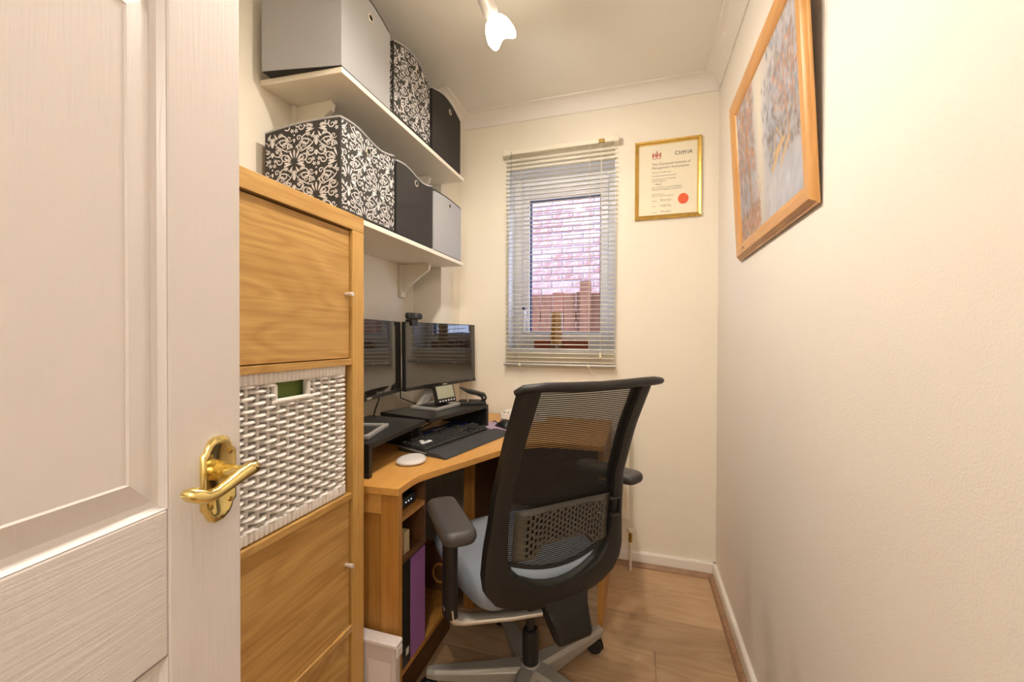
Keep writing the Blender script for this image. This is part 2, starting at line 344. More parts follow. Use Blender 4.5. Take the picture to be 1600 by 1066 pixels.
# things on the sill
t = thing('wooden_tray', 'low red brown wooden tray with a scalloped upper edge on the window sill', 'tray', (-.40, YB+.055, wz0))
tx0, tx1, ty = -.548, -.252, YB+.045
b = MB()
pts = [(tx0, wz0), (tx1, wz0), (tx1, wz0+.046)]+[(lerp(tx1, tx0, k/40), wz0+.046+.006*abs(math.sin(k*math.pi/5))) for k in range(1, 40)]+[(tx0, wz0+.046)]
b.prism(pts, ty, ty+.012, XZY); obj('front_board', b, 'traywood', t)
obj('base', MB().box(tx0, tx1, ty+.012, ty+.05, wz0, wz0+.01).box(tx0, tx1, ty+.038, ty+.05, wz0+.01, wz0+.04).box(tx0, tx0+.01, ty+.012, ty+.04, wz0, wz0+.04).box(tx1-.01, tx1, ty+.012, ty+.04, wz0, wz0+.04), 'traywood', t)
t = thing('glass_candle_jar', 'tall amber candle in a ribbed clear glass on the window sill', 'candle', (-.418, YB+.012, wz0))
b = MB().lathe([(.030+.003*math.cos(k*1.57*2), .03+.014*k) for k in range(13)], (-.418, YB+.015, wz0)); obj('wax', b, 'amber', t, smooth=True)
b = MB().lathe([(.036, 0), (.037, .008), (.033, .02), (.036, .035), (.034, .07), (.036, .105), (.034, .14), (.036, .175), (.035, .203)], (-.418, YB+.015, wz0)); obj('glass', b, 'clear', t, smooth=True)

# ---------------------------------------------------------------- outside: brick house wall and board fence
bw = thing('brick_wall', 'pink brick wall of the next house seen through the window', 'wall', (-.8, 4.4, 0))
obj('mortar', MB().box(-3.2, 1.4, 4.405, 4.55, -.3, 4.6), 'mortar', bw)
bk = None; ln, ht = .225, .075
for r in range(15, 40):
    for c in range(-12, 5):
        x = c*ln+(ln/2 if r % 2 else 0); z = r*ht
        if not (-2.05+(.3) < x < .55): continue
        if bk is None:
            bk = obj('brick', MB().box(-.8-.107, -.8+.107, 4.388, 4.42, -.0325, .0325), 'brick', bw, bevel=.006, seg=1); first = True; bk.location = (x+.8, 0, z)
        else:
            c2 = copy(bk, bw, (x+.8, random.uniform(-.004, .004), z+random.uniform(-.002, .002)))
fn = thing('board_fence', 'red brown close boarded wooden fence outside the window', 'fence', (-.7, 3.6, -.3))
fb = None
for k in range(22):
    x = -1.75+k*.107; 
    if fb is None: fb = obj('board', MB().box(x-.0505, x+.0505, 3.595, 3.615, -.3, 1.545), 'board', fn, bevel=.003, seg=1); x0f = x
    else: copy(fb, fn, (x-x0f, random.uniform(-.008, .008), random.uniform(-.012, .008)))
obj('rail', MB().box(-1.85, .7, 3.62, 3.66, 1.3, 1.38).box(-1.85, .7, 3.62, 3.66, .3, .38), 'board', fn)
obj('post', MB().box(-.475, -.385, 3.52, 3.59, -.3, 1.64), 'board', fn, bevel=.004)
struct('ground_outside', MB().box(-4, 3, 2.4, 4.6, -.35, -.3), 'ground', 'grey paving between the houses')

# ---------------------------------------------------------------- venetian blind
bl = thing('venetian_blind', 'cream venetian blind hanging in front of the window', 'blind', (-.40, 2.12, 1.0))
bx0, bx1 = -.694, -.108
obj('head_rail', MB().box(bx0, bx1, 2.105, 2.135, 2.138, 2.164), 'blind', bl, bevel=.003)
for x in (bx0, bx1): obj('bracket', MB().box(x-.012, x+.014, 2.10, YB, 2.134, 2.170), 'blind', bl, bevel=.004)
sl = None; ns = 48; z0, z1 = 1.022, 2.122
for k in range(ns+1):
    z = lerp(z1, z0, k/ns)
    if sl is None:
        rows = [[(x, 2.12+a*.0125, z1+.002*(1-a*a)+a*.0015) for a in (-1, -.5, 0, .5, 1)] for x in (bx0+.004, bx1-.004)]
        sl = obj('slat', MB().grid(rows), 'blind', bl, smooth=True, solid=.0006)
    else: copy(sl, bl, (0, 0, z-z1))
obj('bottom_rail', MB().tube([(bx0-.004, 2.12, 1.006), (bx1+.004, 2.12, 1.006)], .012, 12, ry=.009), 'silverp', bl, smooth=True)
for x in (-.607, -.238):
    for dy in (-.0135, .0135): obj('ladder_cord', MB().tube([(x, 2.12+dy, 2.14), (x, 2.12+dy, 1.0)], .0009, 5), 'cord', bl)
    obj('cord_knot', MB().lathe([(.002, 0), (.008, .003), (.009, .008), (.003, .012)], (x, 2.105, .998), n=8).tube([(x, 2.105, 1.0), (x+.01, 2.103, .985), (x+.016, 2.104, .97)], .0014, 5), 'cord', bl)
obj('pull_cord', MB().tube([(-.178, 2.10, 2.14), (-.179, 2.10, 1.075)], .0014, 6).lathe([(.0015, 0), (.006, -.004), (.007, -.026), (.003, -.03)], (-.179, 2.10, 1.075), n=10), 'cord', bl)
obj('cord_lock', MB().box(-.192, -.164, 2.096, 2.106, 2.136, 2.154), 'brassd', bl, bevel=.002)
obj('tilt_wand', MB().tube([(-.655, 2.10, 2.15), (-.660, 2.10, 1.60)], .0035, 8), 'clear', bl, smooth=True)

# ---------------------------------------------------------------- framed certificate
ct = thing('framed_certificate', 'gold framed certificate with a red round seal beside the window', 'certificate', (.14, YB, 1.74))
cx0, cx1, cz0, cz1 = -.016, .292, 1.743, 2.13
def frame4(x0, x1, z0, z1, w, prof, P):
    """mitred frame: prof list of (inset from outer edge, projection); P(a,b,d)->3D; returns four member MBs"""
    out = []
    cs = [(x0, z0, 1, 1), (x1, z0, -1, 1), (x1, z1, -1, -1), (x0, z1, 1, -1)]
    for i in range(4):
        rows = []
        for (x, z, sx, sz) in (cs[i], cs[(i+1) % 4]): rows.append([P(x+sx*a, z+sz*a, d) for a, d in prof])
        out.append(MB().grid(rows))
    return out
PB = lambda a, b_, d: (a, YB-d, b_)
for f in frame4(cx0, cx1, cz0, cz1, .02, [(0, 0), (0, .014), (.003, .018), (.009, .016), (.014, .013)], PB): obj('frame_member', f, 'gold', ct, smooth=True, auto=50)
for f in frame4(cx0+.014, cx1-.014, cz0+.014, cz1-.014, .006, [(0, .013), (.003, .015), (.006, .007)], PB): obj('frame_slip', f, 'goldl', ct, smooth=True, auto=60)
obj('paper', MB().box(cx0+.01, cx1-.01, YB-.006, YB-.003, cz0+.01, cz1-.01), 'paper', ct)
def text(s, x, z, size, material, parent, P, rot, shear=0, ext=.0002):
    cu = bpy.data.curves.new('t', 'FONT'); cu.body = s; cu.size = size; cu.shear = shear; cu.extrude = ext
    o = bpy.data.objects.new('t', cu); C.objects.link(o); dg = bpy.context.evaluated_depsgraph_get(); me = bpy.data.meshes.new_from_object(o.evaluated_get(dg))
    bpy.data.objects.remove(o)
    me.name = 'lettering'; me.transform(Matrix.Translation(Vector(P)-FR[root(parent).name][0]) @ rot if FR[root(parent).name][2] else Matrix.Translation(Vector(P)) @ rot)
    me.materials.clear(); me.materials.append(MT[material]); t_ = bpy.data.objects.new('lettering', me); C.objects.link(t_); t_.parent = parent; return t_
RB = Matrix.Rotation(R(90), 4, 'X')
fx = lambda u: cx0+(cx1-cx0)*u
fz = lambda v: cz1-(cz1-cz0)*v
yt = YB-.0064
for s, u, v, sz, mm, sh in (('CI', .605, .205, .026, 'inkd', 0), ('m', .685, .205, .034, 'inkd', .25), ('IA', .790, .205, .026, 'inkd', 0),
    ('The Chartered Institute of', .26, .315, .0165, 'ink', 0), ('Management Accountants', .26, .362, .0165, 'ink', 0), ('This is to certify that', .26, .415, .0105, 'ink', 0),
    ('was admitted as an Associate', .26, .50, .0095, 'ink', 0), ('of the Institute on', .26, .527, .0095, 'ink', 0), ('March', .31, .567, .012, 'inkd', .3), ('and is entitled to use the designation', .26, .605, .0095, 'ink', 0), ('Chartered Management Accountant', .26, .632, .0095, 'ink', 0),
    ('Given under the', .26, .69, .0085, 'ink', 0), ('Common Seal of the Institute', .26, .715, .0085, 'ink', 0), ('President', .26, .775, .007, 'ink', 0), ('Council', .26, .845, .007, 'ink', 0), ('Secretary', .26, .92, .007, 'ink', 0)):
    text(s, 0, 0, sz, mm, ct, (fx(u), yt, fz(v)), RB, sh)
def scribble(u0, u1, v, amp, n, seed):
    rr = random.Random(seed); return MB().tube([(fx(lerp(u0, u1, k/n)), yt, fz(v)+amp*math.sin(k*1.9)*rr.uniform(.3, 1)) for k in range(n+1)], .0005, 4)
obj('handwriting', scribble(.26, .63, .452, .005, 60, 3), 'inkd', ct)
for v, sd in ((.765, 5), (.835, 6), (.91, 7)): obj('signature', scribble(.39, .56, v, .010, 26, sd), 'ink', ct)
obj('seal', MB().prism([(fx(.735)+.024*math.cos(R(k*10)), fz(.765)+.026*math.sin(R(k*10))) for k in range(36)], yt-.0005, yt+.0002, XZY), 'red', ct)
b = MB(); ccx, ccz = fx(.335), fz(.185)
b.prism([(ccx-.010, ccz+.008), (ccx-.010, ccz-.004), (ccx, ccz-.014), (ccx+.010, ccz-.004), (ccx+.010, ccz+.008)], yt-.0003, yt+.0002, XZY)
for s in (-1, 1):
    b.prism([(ccx+s*.013, ccz-.014), (ccx+s*.021, ccz-.010), (ccx+s*.022, ccz+.006), (ccx+s*.017, ccz+.014), (ccx+s*.012, ccz+.006)][::s], yt-.0003, yt+.0002, XZY)
b.prism([(ccx-.021, ccz-.016), (ccx+.021, ccz-.016), (ccx+.021, ccz-.019), (ccx-.021, ccz-.019)], yt-.0003, yt+.0002, XZY).prism([(ccx-.005, ccz+.010), (ccx+.005, ccz+.010), (ccx+.002, ccz+.021), (ccx-.002, ccz+.021)], yt-.0003, yt+.0002, XZY)
obj('crest', b, 'crest', ct)

# ---------------------------------------------------------------- landscape painting on the right wall (leans out at the top)
pt = thing('framed_painting', 'pine framed autumn landscape painting hanging on the right wall', 'painting', (XR, 1.34, 1.43))
py0, py1, pz0, pz1 = 1.002, 1.690, 1.436, 2.005
def PR(a, b_, d):                              # a along y, b up, d out of the wall
    lean = .004+.030*(b_-pz0)/(pz1-pz0); return (XR-lean-d, a, b_)
prof = [(0, 0), (0, .004), (.006, .005), (.008, .010), (.014, .016), (.030, .0165), (.048, .012), (.054, .008), (.058, .003)]
for i, f in enumerate(frame4(py0, py1, pz0, pz1, .06, prof, PR)): obj('frame_member', f, 'pine' if i % 2 == 0 else 'pinez', pt, smooth=True, auto=25)
obj('knot', MB().prism([(1.575+.012*math.cos(R(k*30)), pz0+.028+.0035*math.sin(R(k*30))) for k in range(12)], .0166, .0172, PR), 'deskd', pt)
ax0, ax1, az0, az1 = py0+.056, py1-.056, pz0+.056, pz1-.056
nu, nv = 240, 200
import numpy as np
rng = np.random.RandomState(4)
U, V = np.meshgrid(np.linspace(0, 1, nu), np.linspace(0, 1, nv))      # u left to right seen from the room, v up
col = np.zeros((nv, nu, 3)); col[:] = (.36, .35, .38)
def blend(mask, c):
    global col
    col = col*(1-mask[..., None])+np.array(c)*mask[..., None]
def blob(cu, cv, ru, rv, p=2): return np.exp(-(((U-cu)/ru)**2+((V-cv)/rv)**2)**(p/2))
def dab(cu, cv, su, sv, c, a, tilt=0):
    i0, i1 = max(0, int((cv-3*sv)*nv)), min(nv, int((cv+3*sv)*nv)+2); j0, j1 = max(0, int((cu-3*su-abs(tilt)*3*sv)*nu)), min(nu, int((cu+3*su+abs(tilt)*3*sv)*nu)+2)
    if i1 <= i0 or j1 <= j0: return
    u, v_ = U[i0:i1, j0:j1]-cu, V[i0:i1, j0:j1]-cv; mk = a*np.exp(-(((u-tilt*v_)/su)**2+(v_/sv)**2)**1.5)[..., None]; col[i0:i1, j0:j1] = col[i0:i1, j0:j1]*(1-mk)+np.array(c)*mk
blend(.9*blob(.48, .98, .36, .28), (.56, .52, .47)); blend(.95*blob(.46, .62, .085, .42), (.66, .60, .47)); blend(.85*blob(.43, .20, .06, .24), (.62, .55, .40))
blend(.7*blob(.62, .50, .12, .25), (.30, .33, .42)); blend(.9*blob(.76, .09, .34, .16), (.44, .45, .50)); blend(.6*blob(.58, .14, .10, .13), (.56, .52, .47))
def strokes(n, ur, vr, size, cols, tilt=0, a=.85):
    for _ in range(n):
        c = np.array(cols[rng.randint(len(cols))])*rng.uniform(.7, 1.25); dab(rng.uniform(*ur), rng.uniform(*vr), size*rng.uniform(.35, 1.0), size*rng.uniform(.8, 2.2), c, a*rng.uniform(.5, 1), tilt+rng.uniform(-.3, .3))
OR = [(.50, .20, .07), (.44, .17, .08), (.30, .16, .09), (.55, .30, .16), (.22, .18, .15)]; GR = [(.26, .28, .36), (.20, .20, .24), (.36, .33, .31), (.16, .15, .14), (.42, .42, .47)]; BR = [(.14, .085, .05), (.22, .14, .075), (.34, .22, .10)]
strokes(260, (0, .36), (.40, 1), .020, GR+OR); strokes(380, (.03, .34), (.42, .88), .012, OR+GR[:2]); strokes(240, (.60, 1), (.42, 1), .020, GR); strokes(260, (.66, 1), (.50, .88), .012, OR+GR); strokes(120, (.50, .66), (.40, .85), .014, GR+[(.45, .44, .46)])
strokes(240, (.58, 1), (.28, .50), .014, BR+GR); strokes(140, (0, .24), (.16, .45), .016, [(.40, .42, .48), (.32, .30, .32), (.24, .2, .18)]); strokes(90, (.5, 1), (0, .24), .03, [(.44, .46, .52), (.50, .49, .50), (.38, .40, .47)], .2, .4)
for cu, w, lo, hi in ((.23, .014, .10, .88), (.06, .007, .10, .7), (.13, .004, .2, .7), (.84, .006, .3, .85), (.93, .005, .4, .9)):
    blend(.9*np.exp(-((U-cu-.02*np.sin(V*7))/w)**2)*(1/(1+np.exp(-(V-lo)*60)))*(1/(1+np.exp((V-hi)*12))), (.34, .16, .07)); blend(.6*np.exp(-((U-cu-w*.6-.02*np.sin(V*7))/(w*.4))**2)*(1/(1+np.exp(-(V-lo)*60)))*(1/(1+np.exp((V-hi)*12))), (.60, .34, .18))
strokes(420, (0, .40), (0, .19), .012, OR+BR+[(.56, .38, .30), (.20, .17, .16), (.50, .24, .10)]); strokes(120, (.27, .42), (.10, .34), .007, OR)
for a0, b0, a1, b1, w in ((.66, .34, .70, .47, .005), (.70, .47, .78, .36, .005), (.64, .335, .80, .36, .009), (.62, .26, .76, .36, .013), (.74, .24, .84, .34, .010)):
    for k in range(22): dab(lerp(a0, a1, k/21), lerp(b0, b1, k/21), w, w*1.3, (.56, .36, .15), .7)
rows = [[PR(ax1-(ax1-ax0)*i/(nu-1), az0+(az1-az0)*j/(nv-1), .0035) for i in range(nu)] for j in range(nv)]
cv_ = obj('canvas', MB().grid(rows), 'paint', pt, clean=False)
at = cv_.data.color_attributes.new('Col', 'FLOAT_COLOR', 'POINT'); fl4 = np.ones((nv*nu, 4)); fl4[:, :3] = np.clip(col.reshape(-1, 3), 0.01, 1); at.data.foreach_set('color', fl4.ravel())
obj('backing', MB().add([PR(a, c, d) for d in (-.003, .001) for c in (pz0+.01, pz1-.01) for a in (py0+.01, py1-.01)], [(0, 1, 3, 2), (4, 5, 7, 6), (0, 1, 5, 4), (2, 3, 7, 6), (0, 2, 6, 4), (1, 3, 7, 5)]), 'bead', pt)

# ---------------------------------------------------------------- door, swung open on the left
dA = R(-8.0); E0 = Vector((-.527, .429, 0))
DL = .762; hinge = E0+Vector((-math.sin(dA), -math.cos(dA), 0))*DL
dr = thing('door_1', 'white moulded panel door standing open at the left', None, E0, 0, world=False, kind='structure')
FR['door_1'] = (E0, 0, False)
dr.rotation_euler = (0, 0, math.atan2(-math.cos(dA), -math.sin(dA)))   # local x runs from the leading edge to the hinge, local y<... faces the room
dr['kind'] = 'structure'
side = 1                                        # room face at local +y (towards +x of the room)
TH = .035
Pd = grain_paint('white_door_paint_upright', (.76, .71, .695), 'z'); Pr = grain_paint('white_door_paint_rail', (.76, .71, .695), 'x')
obj('core', MB().box(.004, DL-.004, -TH+.006, -.010, .008, 1.988), Pd, dr)
st = [(0, .102), (.340, .422), (.660, DL)]
for a, c in st: obj('stile', MB().box(a, c, -TH, 0, .008, 1.988), Pd, dr, bevel=.003)
rails = [(.008, .20), (.785, .955), (1.538, 1.64), (1.88, 1.988)]
for (a, c) in ((.102, .340), (.422, .660)):
    for z0_, z1_ in rails: obj('rail', MB().box(a, c, -TH, -.0004, z0_, z1_), Pr, dr, bevel=.003)
    for z0_, z1_ in ((.20, .785), (.955, 1.538), (1.64, 1.88)):
        def ring(i, y): return [(a+i, y, z0_+i), (c-i, y, z0_+i), (c-i, y, z1_-i), (a+i, y, z1_-i)]
        b = MB(); L_ = [ring(0, -.001), ring(.005, -.008), ring(.012, -.0085), ring(.034, -.003), ring(.040, -.0015), ring(.042, -.003)]
        v = [p for q in L_ for p in q]; f = [(i*4+k, i*4+(k+1) % 4, (i+1)*4+(k+1) % 4, (i+1)*4+k) for i in range(len(L_)-1) for k in range(4)]+[tuple(range((len(L_)-1)*4, len(L_)*4))]
        obj('panel', b.add(v, f), Pd, dr)
# lever handle on its backplate
hx, hz = .0385, .968
pw2, ph2 = .0245, .055
def plate_outline(s):
    a, c = pw2*s, ph2*s; top = [(a, c*.62), (a*.80, c*.70), (a*.72, c*.80), (a*.55, c*.93), (a*.25, c*1.0)]
    o_ = top+[(-p, q) for p, q in top[::-1]]; return o_+[(p, -q) for p, q in o_[::-1]]
hp = obj('handle', MB().add([(hx+p, y, hz+q) for s, y in ((1, 0), (1, .004), (.93, .007), (.84, .007), (.80, .0055)) for p, q in plate_outline(s)],
    [(i*20+k, i*20+(k+1) % 20, (i+1)*20+(k+1) % 20, (i+1)*20+k) for i in range(4) for k in range(20)]+[tuple(range(80, 100))]), 'brass', dr, smooth=True, auto=50, label='polished brass lever handle')
for sx in (-1, 1):
    for sz in (-1, 1): obj('screw', MB().lathe([(.0034, 0), (.0034, .0012), (.002, .0018)], (hx+sx*.0145, .0055, hz+sz*.032), Vector((0, 1, 0)), 10), 'brassd', hp)
lz = hz+.010
obj('lever', MB().cyl((hx, .004, lz), (hx, .012, lz), .0125, .0115, 20).cyl((hx, .012, lz), (hx, .042, lz), .0095, .0085, 20)
    .tube([(hx-.010, .048, lz+.003), (hx-.007, .049, lz+.005), (hx+.001, .048, lz+.005), (hx+.012, .046, lz+.001), (hx+.028, .045, lz-.005), (hx+.044, .044, lz-.010), (hx+.056, .043, lz-.010), (hx+.064, .040, lz-.006), (hx+.069, .034, lz-.003), (hx+.071, .027, lz-.002)],
          [.004, .0085, .0092, .0085, .0075, .007, .0078, .0085, .008, .004], 14), 'brass', hp, smooth=True, auto=60)

# ---------------------------------------------------------------- oak cube cabinet with doors and basket
kx, ky0, ky1 = -.710, .515, .937
kb = kx-.39
cab = thing('cube_cabinet', 'tall oak veneer cube cabinet with doors behind the white door', 'cabinet', ((kx+kb)/2, (ky0+ky1)/2, 0))
wS = .045
obj('top_board', MB().box(kb, kx, ky0, ky1, 1.432, 1.472), 'oak', cab, bevel=.001)
obj('bottom_board', MB().box(kb, kx, ky0, ky1, .004, .043), 'oak', cab, bevel=.001)
for a, c in ((ky0, ky0+wS), (ky1-wS, ky1)): obj('side_panel', MB().box(kb, kx, a, c, .043, 1.4315), 'oakv', cab, bevel=.001)
zs = [.043, .394, .744, 1.095, 1.432]
for z in (.394, .744, 1.095): obj('shelf_board', MB().box(kb, kx-.001, ky0+wS, ky1-wS, z-.016, z), 'oak', cab, bevel=.001)
obj('back_board', MB().box(kb, kb+.004, ky0+wS, ky1-wS, .043, 1.432), 'oakv', cab)
ya, yb_ = ky0+wS+.002, ky1-wS-.004
for i, (z0_, z1_) in enumerate(((.046, .376), (.396, .7255), (1.0975, 1.4275))):
    d = obj('door', MB().box(kx-.024, kx-.008, ya, yb_, z0_, z1_), 'oak', cab, bevel=.001)
    zk = (z0_+z1_)/2-.004 if i == 2 else z0_+.165
    obj('knob', MB().lathe([(.0045, 0), (.0045, .006), (.0055, .008), (.0055, .022), (.005, .0225)], (kx-.008, yb_-.013, zk+(.003 if i == 2 else .0)), Vector((1, 0, 0)), 16), 'nickel', d, smooth=True)

bs = thing('wicker_basket', 'white woven wicker basket in the open cabinet cell', 'basket', (-.86, .72, .745))
by0, by1, bz0, bz1, bX = ky0+wS+.006, ky1-wS-.016, .7455, 1.082, kx-.012
hy0, hy1, hz0, hz1 = .668, .752, 1.016, 1.050
obj('liner', MB().box(bX-.33, bX-.024, by0+.008, by1-.008, bz0+.004, bz1-.014), 'liner', bs)
obj('inner_weave', MB().box(bX-.020, bX-.0165, by0, by1-.004, bz0+.01, hz0-.002).box(bX-.020, bX-.0165, by0, hy0-.006, hz0-.002, bz1-.02).box(bX-.020, bX-.0165, hy1+.006, by1-.004, hz0-.002, bz1-.02), 'wicker', bs)
obj('side_weave', MB().box(bX-.34, bX-.014, by0, by0+.006, bz0, bz1-.01).box(bX-.34, bX-.014, by1-.006, by1, bz0, bz1-.01), 'wicker', bs)
nst = 12; sy = [lerp(by0+.014, by1-.022, k/(nst-1)) for k in range(nst)]; sp = sy[1]-sy[0]
for k, y in enumerate(sy):
    tops = bz1-.02 if not (hy0 < y < hy1) else hz0
    obj('stake', MB().tube([(bX-.009, y, bz0+.012), (bX-.009, y, tops)], .0042, 6, ry=.003), 'wicker', bs, smooth=True)
nr = 25
for r in range(nr):
    z = bz0+.026+r*(bz1-.030-bz0-.026)/(nr-1); ph = 0 if r % 2 else math.pi
    def strand(a, c):
        n = max(3, int((c-a)/.0055)); p = []
        for k in range(n+1):
            y = lerp(a, c, k/n); w = math.cos((y-sy[0])/sp*math.pi+ph); p.append((bX-.009+.0072*w, y, z+.0012*math.sin(y*37+r)))
        return MB().tube(p, .0079, 6, ry=.0044)
    if hz0-.004 < z < hz1+.004:
        for a, c in ((by0, hy0-.004), (hy1+.004, by1-.012)): obj('wicker_strand', strand(a, c), 'wicker', bs, smooth=True, auto=80)
    else: obj('wicker_strand', strand(by0, by1-.012), 'wicker', bs, smooth=True, auto=80)
obj('handle_edge', MB().tube([(bX-.002, hy0-.012, hz0-.002), (bX, hy0, hz0), (bX, hy1, hz0), (bX-.002, hy1+.012, hz0-.002)], .0055, 8).tube([(bX-.003, hy0-.003, hz0), (bX-.003, hy0-.003, hz1)], .006, 8).tube([(bX-.003, hy1+.003, hz0), (bX-.003, hy1+.003, hz1)], .006, 8), 'wicker', bs, smooth=True)
n = 27; wr = None
for k in range(n):
    y = lerp(by0+.006, by1-.006, k/(n-1)); wv = MB().box(bX-.018, bX+.0035, -.0057, .0057, -.0135, .0135)
    for zc, hh in ((bz1-.0135, 1), (bz0+.0135, .92)):
        mb = MB(); mb.add([(p[0], p[1]+y, p[2]*hh+zc) for p in wv.v], wv.f); obj('rim_wrap', mb, 'wicker', bs, bevel=.003, seg=2, smooth=True)
for r in range(24):
    z = bz0+.03+r*(bz1-bz0-.06)/23; obj('corner_wrap', MB().tube([(bX-.006, by1-.020, z), (bX+.001, by1-.012, z+.001), (bX-.004, by1, z)], .0052, 6), 'wicker', bs, smooth=True)

# ---------------------------------------------------------------- wall shelves and brackets
def shelf(z, label, near):
    t = thing('wall_shelf', label, 'shelf', (-1.0, 1.45, z), group='wall shelves on brackets')
    obj('board', MB().add([(-1.145, near-.02, z-.018), (-.851, near, z-.018), (-.851, 1.918, z-.018), (-1.145, 1.918, z-.018), (-1.145, near-.02, z), (-.851, near, z), (-.851, 1.918, z), (-1.145, 1.918, z)], [(0, 3, 2, 1), (4, 5, 6, 7), (0, 1, 5, 4), (1, 2, 6, 5), (2, 3, 7, 6), (3, 0, 4, 7)]), 'shelfw', t, bevel=.002)
    for y in (1.135, 1.80):
        br = obj('bracket', MB().box(-1.145, -1.128, y-.020, y+.020, z-.018-.165, z-.0185), 'shelfw', t, bevel=.002)
        q = [(-1.128, z-.0185), (-.985, z-.0185), (-.979, z-.030), (-.985, z-.052)]+[(lerp(-.985, -1.128, s)+.010*math.sin(s*math.pi), z-.052-.106*s+(.012*math.sin(s*math.pi))) for s in (.2, .4, .6, .8, 1)]
        obj('brace', MB().prism(q, y-.008, y+.008, XZY), 'shelfw', br)
    return t
shelf(1.963, 'upper cream painted wall shelf on curved wooden brackets', 1.020)
shelf(1.533, 'lower cream painted wall shelf on curved wooden brackets', 1.000)

# ---------------------------------------------------------------- fabric storage boxes
def ribbon(out, pts, ws):
    for i in range(len(pts)-1):
        (x0, y0), (x1, y1) = pts[i], pts[i+1]; d = math.hypot(x1-x0, y1-y0) or 1e-9; nx, ny = -(y1-y0)/d, (x1-x0)/d
        out.append([(x0+nx*ws[i], y0+ny*ws[i]), (x0-nx*ws[i], y0-ny*ws[i]), (x1-nx*ws[i+1], y1-ny*ws[i+1]), (x1+nx*ws[i+1], y1+ny*ws[i+1])])
def spiral(out, cx, cy, r, a0, turns, w, s=1):
    n = 14; pts = []
    for k in range(n+1):
        t = k/n; rr_ = r*(1-.82*t); a = R(a0)+s*t*turns*2*math.pi; pts.append((cx+rr_*math.cos(a), cy+rr_*math.sin(a)))
    ribbon(out, pts, [w*(.35+1.0*math.sin(math.pi*min(1, (k/n)*.9+.1))) for k in range(n+1)])
    disc(out, pts[-1][0], pts[-1][1], w*1.5)
def disc(out, x, y, r): out.append([(x+r*math.cos(R(60*k)), y+r*math.sin(R(60*k))) for k in range(6)])
def petal(out, x, y, ang, ln_, w):
    c, s = math.cos(R(ang)), math.sin(R(ang)); out.append([(x+c*t*ln_-s*o*w, y+s*t*ln_+c*o*w) for t, o in ((0, 0), (.35, -.7), (.65, -1), (.88, -.6), (1, 0), (.88, .6), (.65, 1), (.35, .7))])
TW, THh = .150, .205
def motif():
    o_ = []
    for k in range(-4, 5): petal(o_, .013*math.sin(R(-k*23)), .006+.013*math.cos(R(k*23)), 90+k*23, .028-.0016*abs(k), .0034)
    for k in (-1, 1):
        petal(o_, k*.006, .004, 90-k*105, .032, .0035); petal(o_, k*.005, -.004, 270+k*30, .022, .003); petal(o_, k*.004, .050, 90-k*40, .012, .0022)
        spiral(o_, k*.034, -.030, .021, 90+k*60, 1.25, .0017, -k); spiral(o_, k*.052, .012, .014, 90, 1.2, .0014, k); spiral(o_, k*.020, -.062, .017, 270-k*90, 1.15, .0016, k)
        spiral(o_, k*.042, -.078, .016, 90-k*80, 1.2, .0015, -k); spiral(o_, k*.033, .058, .015, 270, 1.2, .0014, -k); spiral(o_, k*.058, -.048, .011, 180, 1.1, .0013, k); spiral(o_, k*.016, .080, .010, 200, 1.1, .0013, k); spiral(o_, k*.060, .045, .010, 60, 1.1, .0013, k)
        ribbon(o_, [(k*.006, -.030), (k*.014, -.042), (k*.030, -.052), (k*.050, -.062), (k*.066, -.060)], [.0008, .0016, .002, .0016, .0006])
        ribbon(o_, [(k*.010, .050), (k*.020, .068), (k*.034, .078), (k*.052, .074), (k*.064, .062)], [.0006, .0014, .0018, .0014, .0006])
        for p, q in ((.046, .034), (.026, -.012), (.068, .0), (.010, -.088), (.058, -.090), (.070, .080), (.044, .092)):
            for a in range(0, 360, 72): petal(o_, k*p, q, a, .007, .0018)
    petal(o_, 0, -.018, 270, .030, .006); petal(o_, 0, -.060, 270, .018, .0045); petal(o_, 0, .066, 90, .014, .004); disc(o_, 0, .090, .003)
    return o_
MOTIF = motif()
def damask(a0, a1, b0, b1, top, seed):
    """print cells on a face a0..a1 (along) x b0..b1 (up); top(a) gives the upper edge"""
    out = []; oa, ob = random.Random(seed).uniform(0, TW), random.Random(seed+1).uniform(0, THh)
    for i in range(-3, 5):
        for j in range(-3, 5):
            for h in (0, 1):
                cx, cy = a0+oa+(i+.5*h)*TW, b0+ob+(j+.5*h)*THh
                if not (a0-.1 < cx < a1+.1 and b0-.12 < cy < b1+.14): continue
                for q in MOTIF:
                    p = [(cx+x, cy+y) for x, y in q]
                    if all(a0+.001 < x < a1-.001 and b0+.002 < y < top(x)-.005 for x, y in p): out.append(p)
    return out
BOXG = {1.963: 'fabric boxes on the upper shelf', 1.533: 'fabric boxes on the lower shelf'}
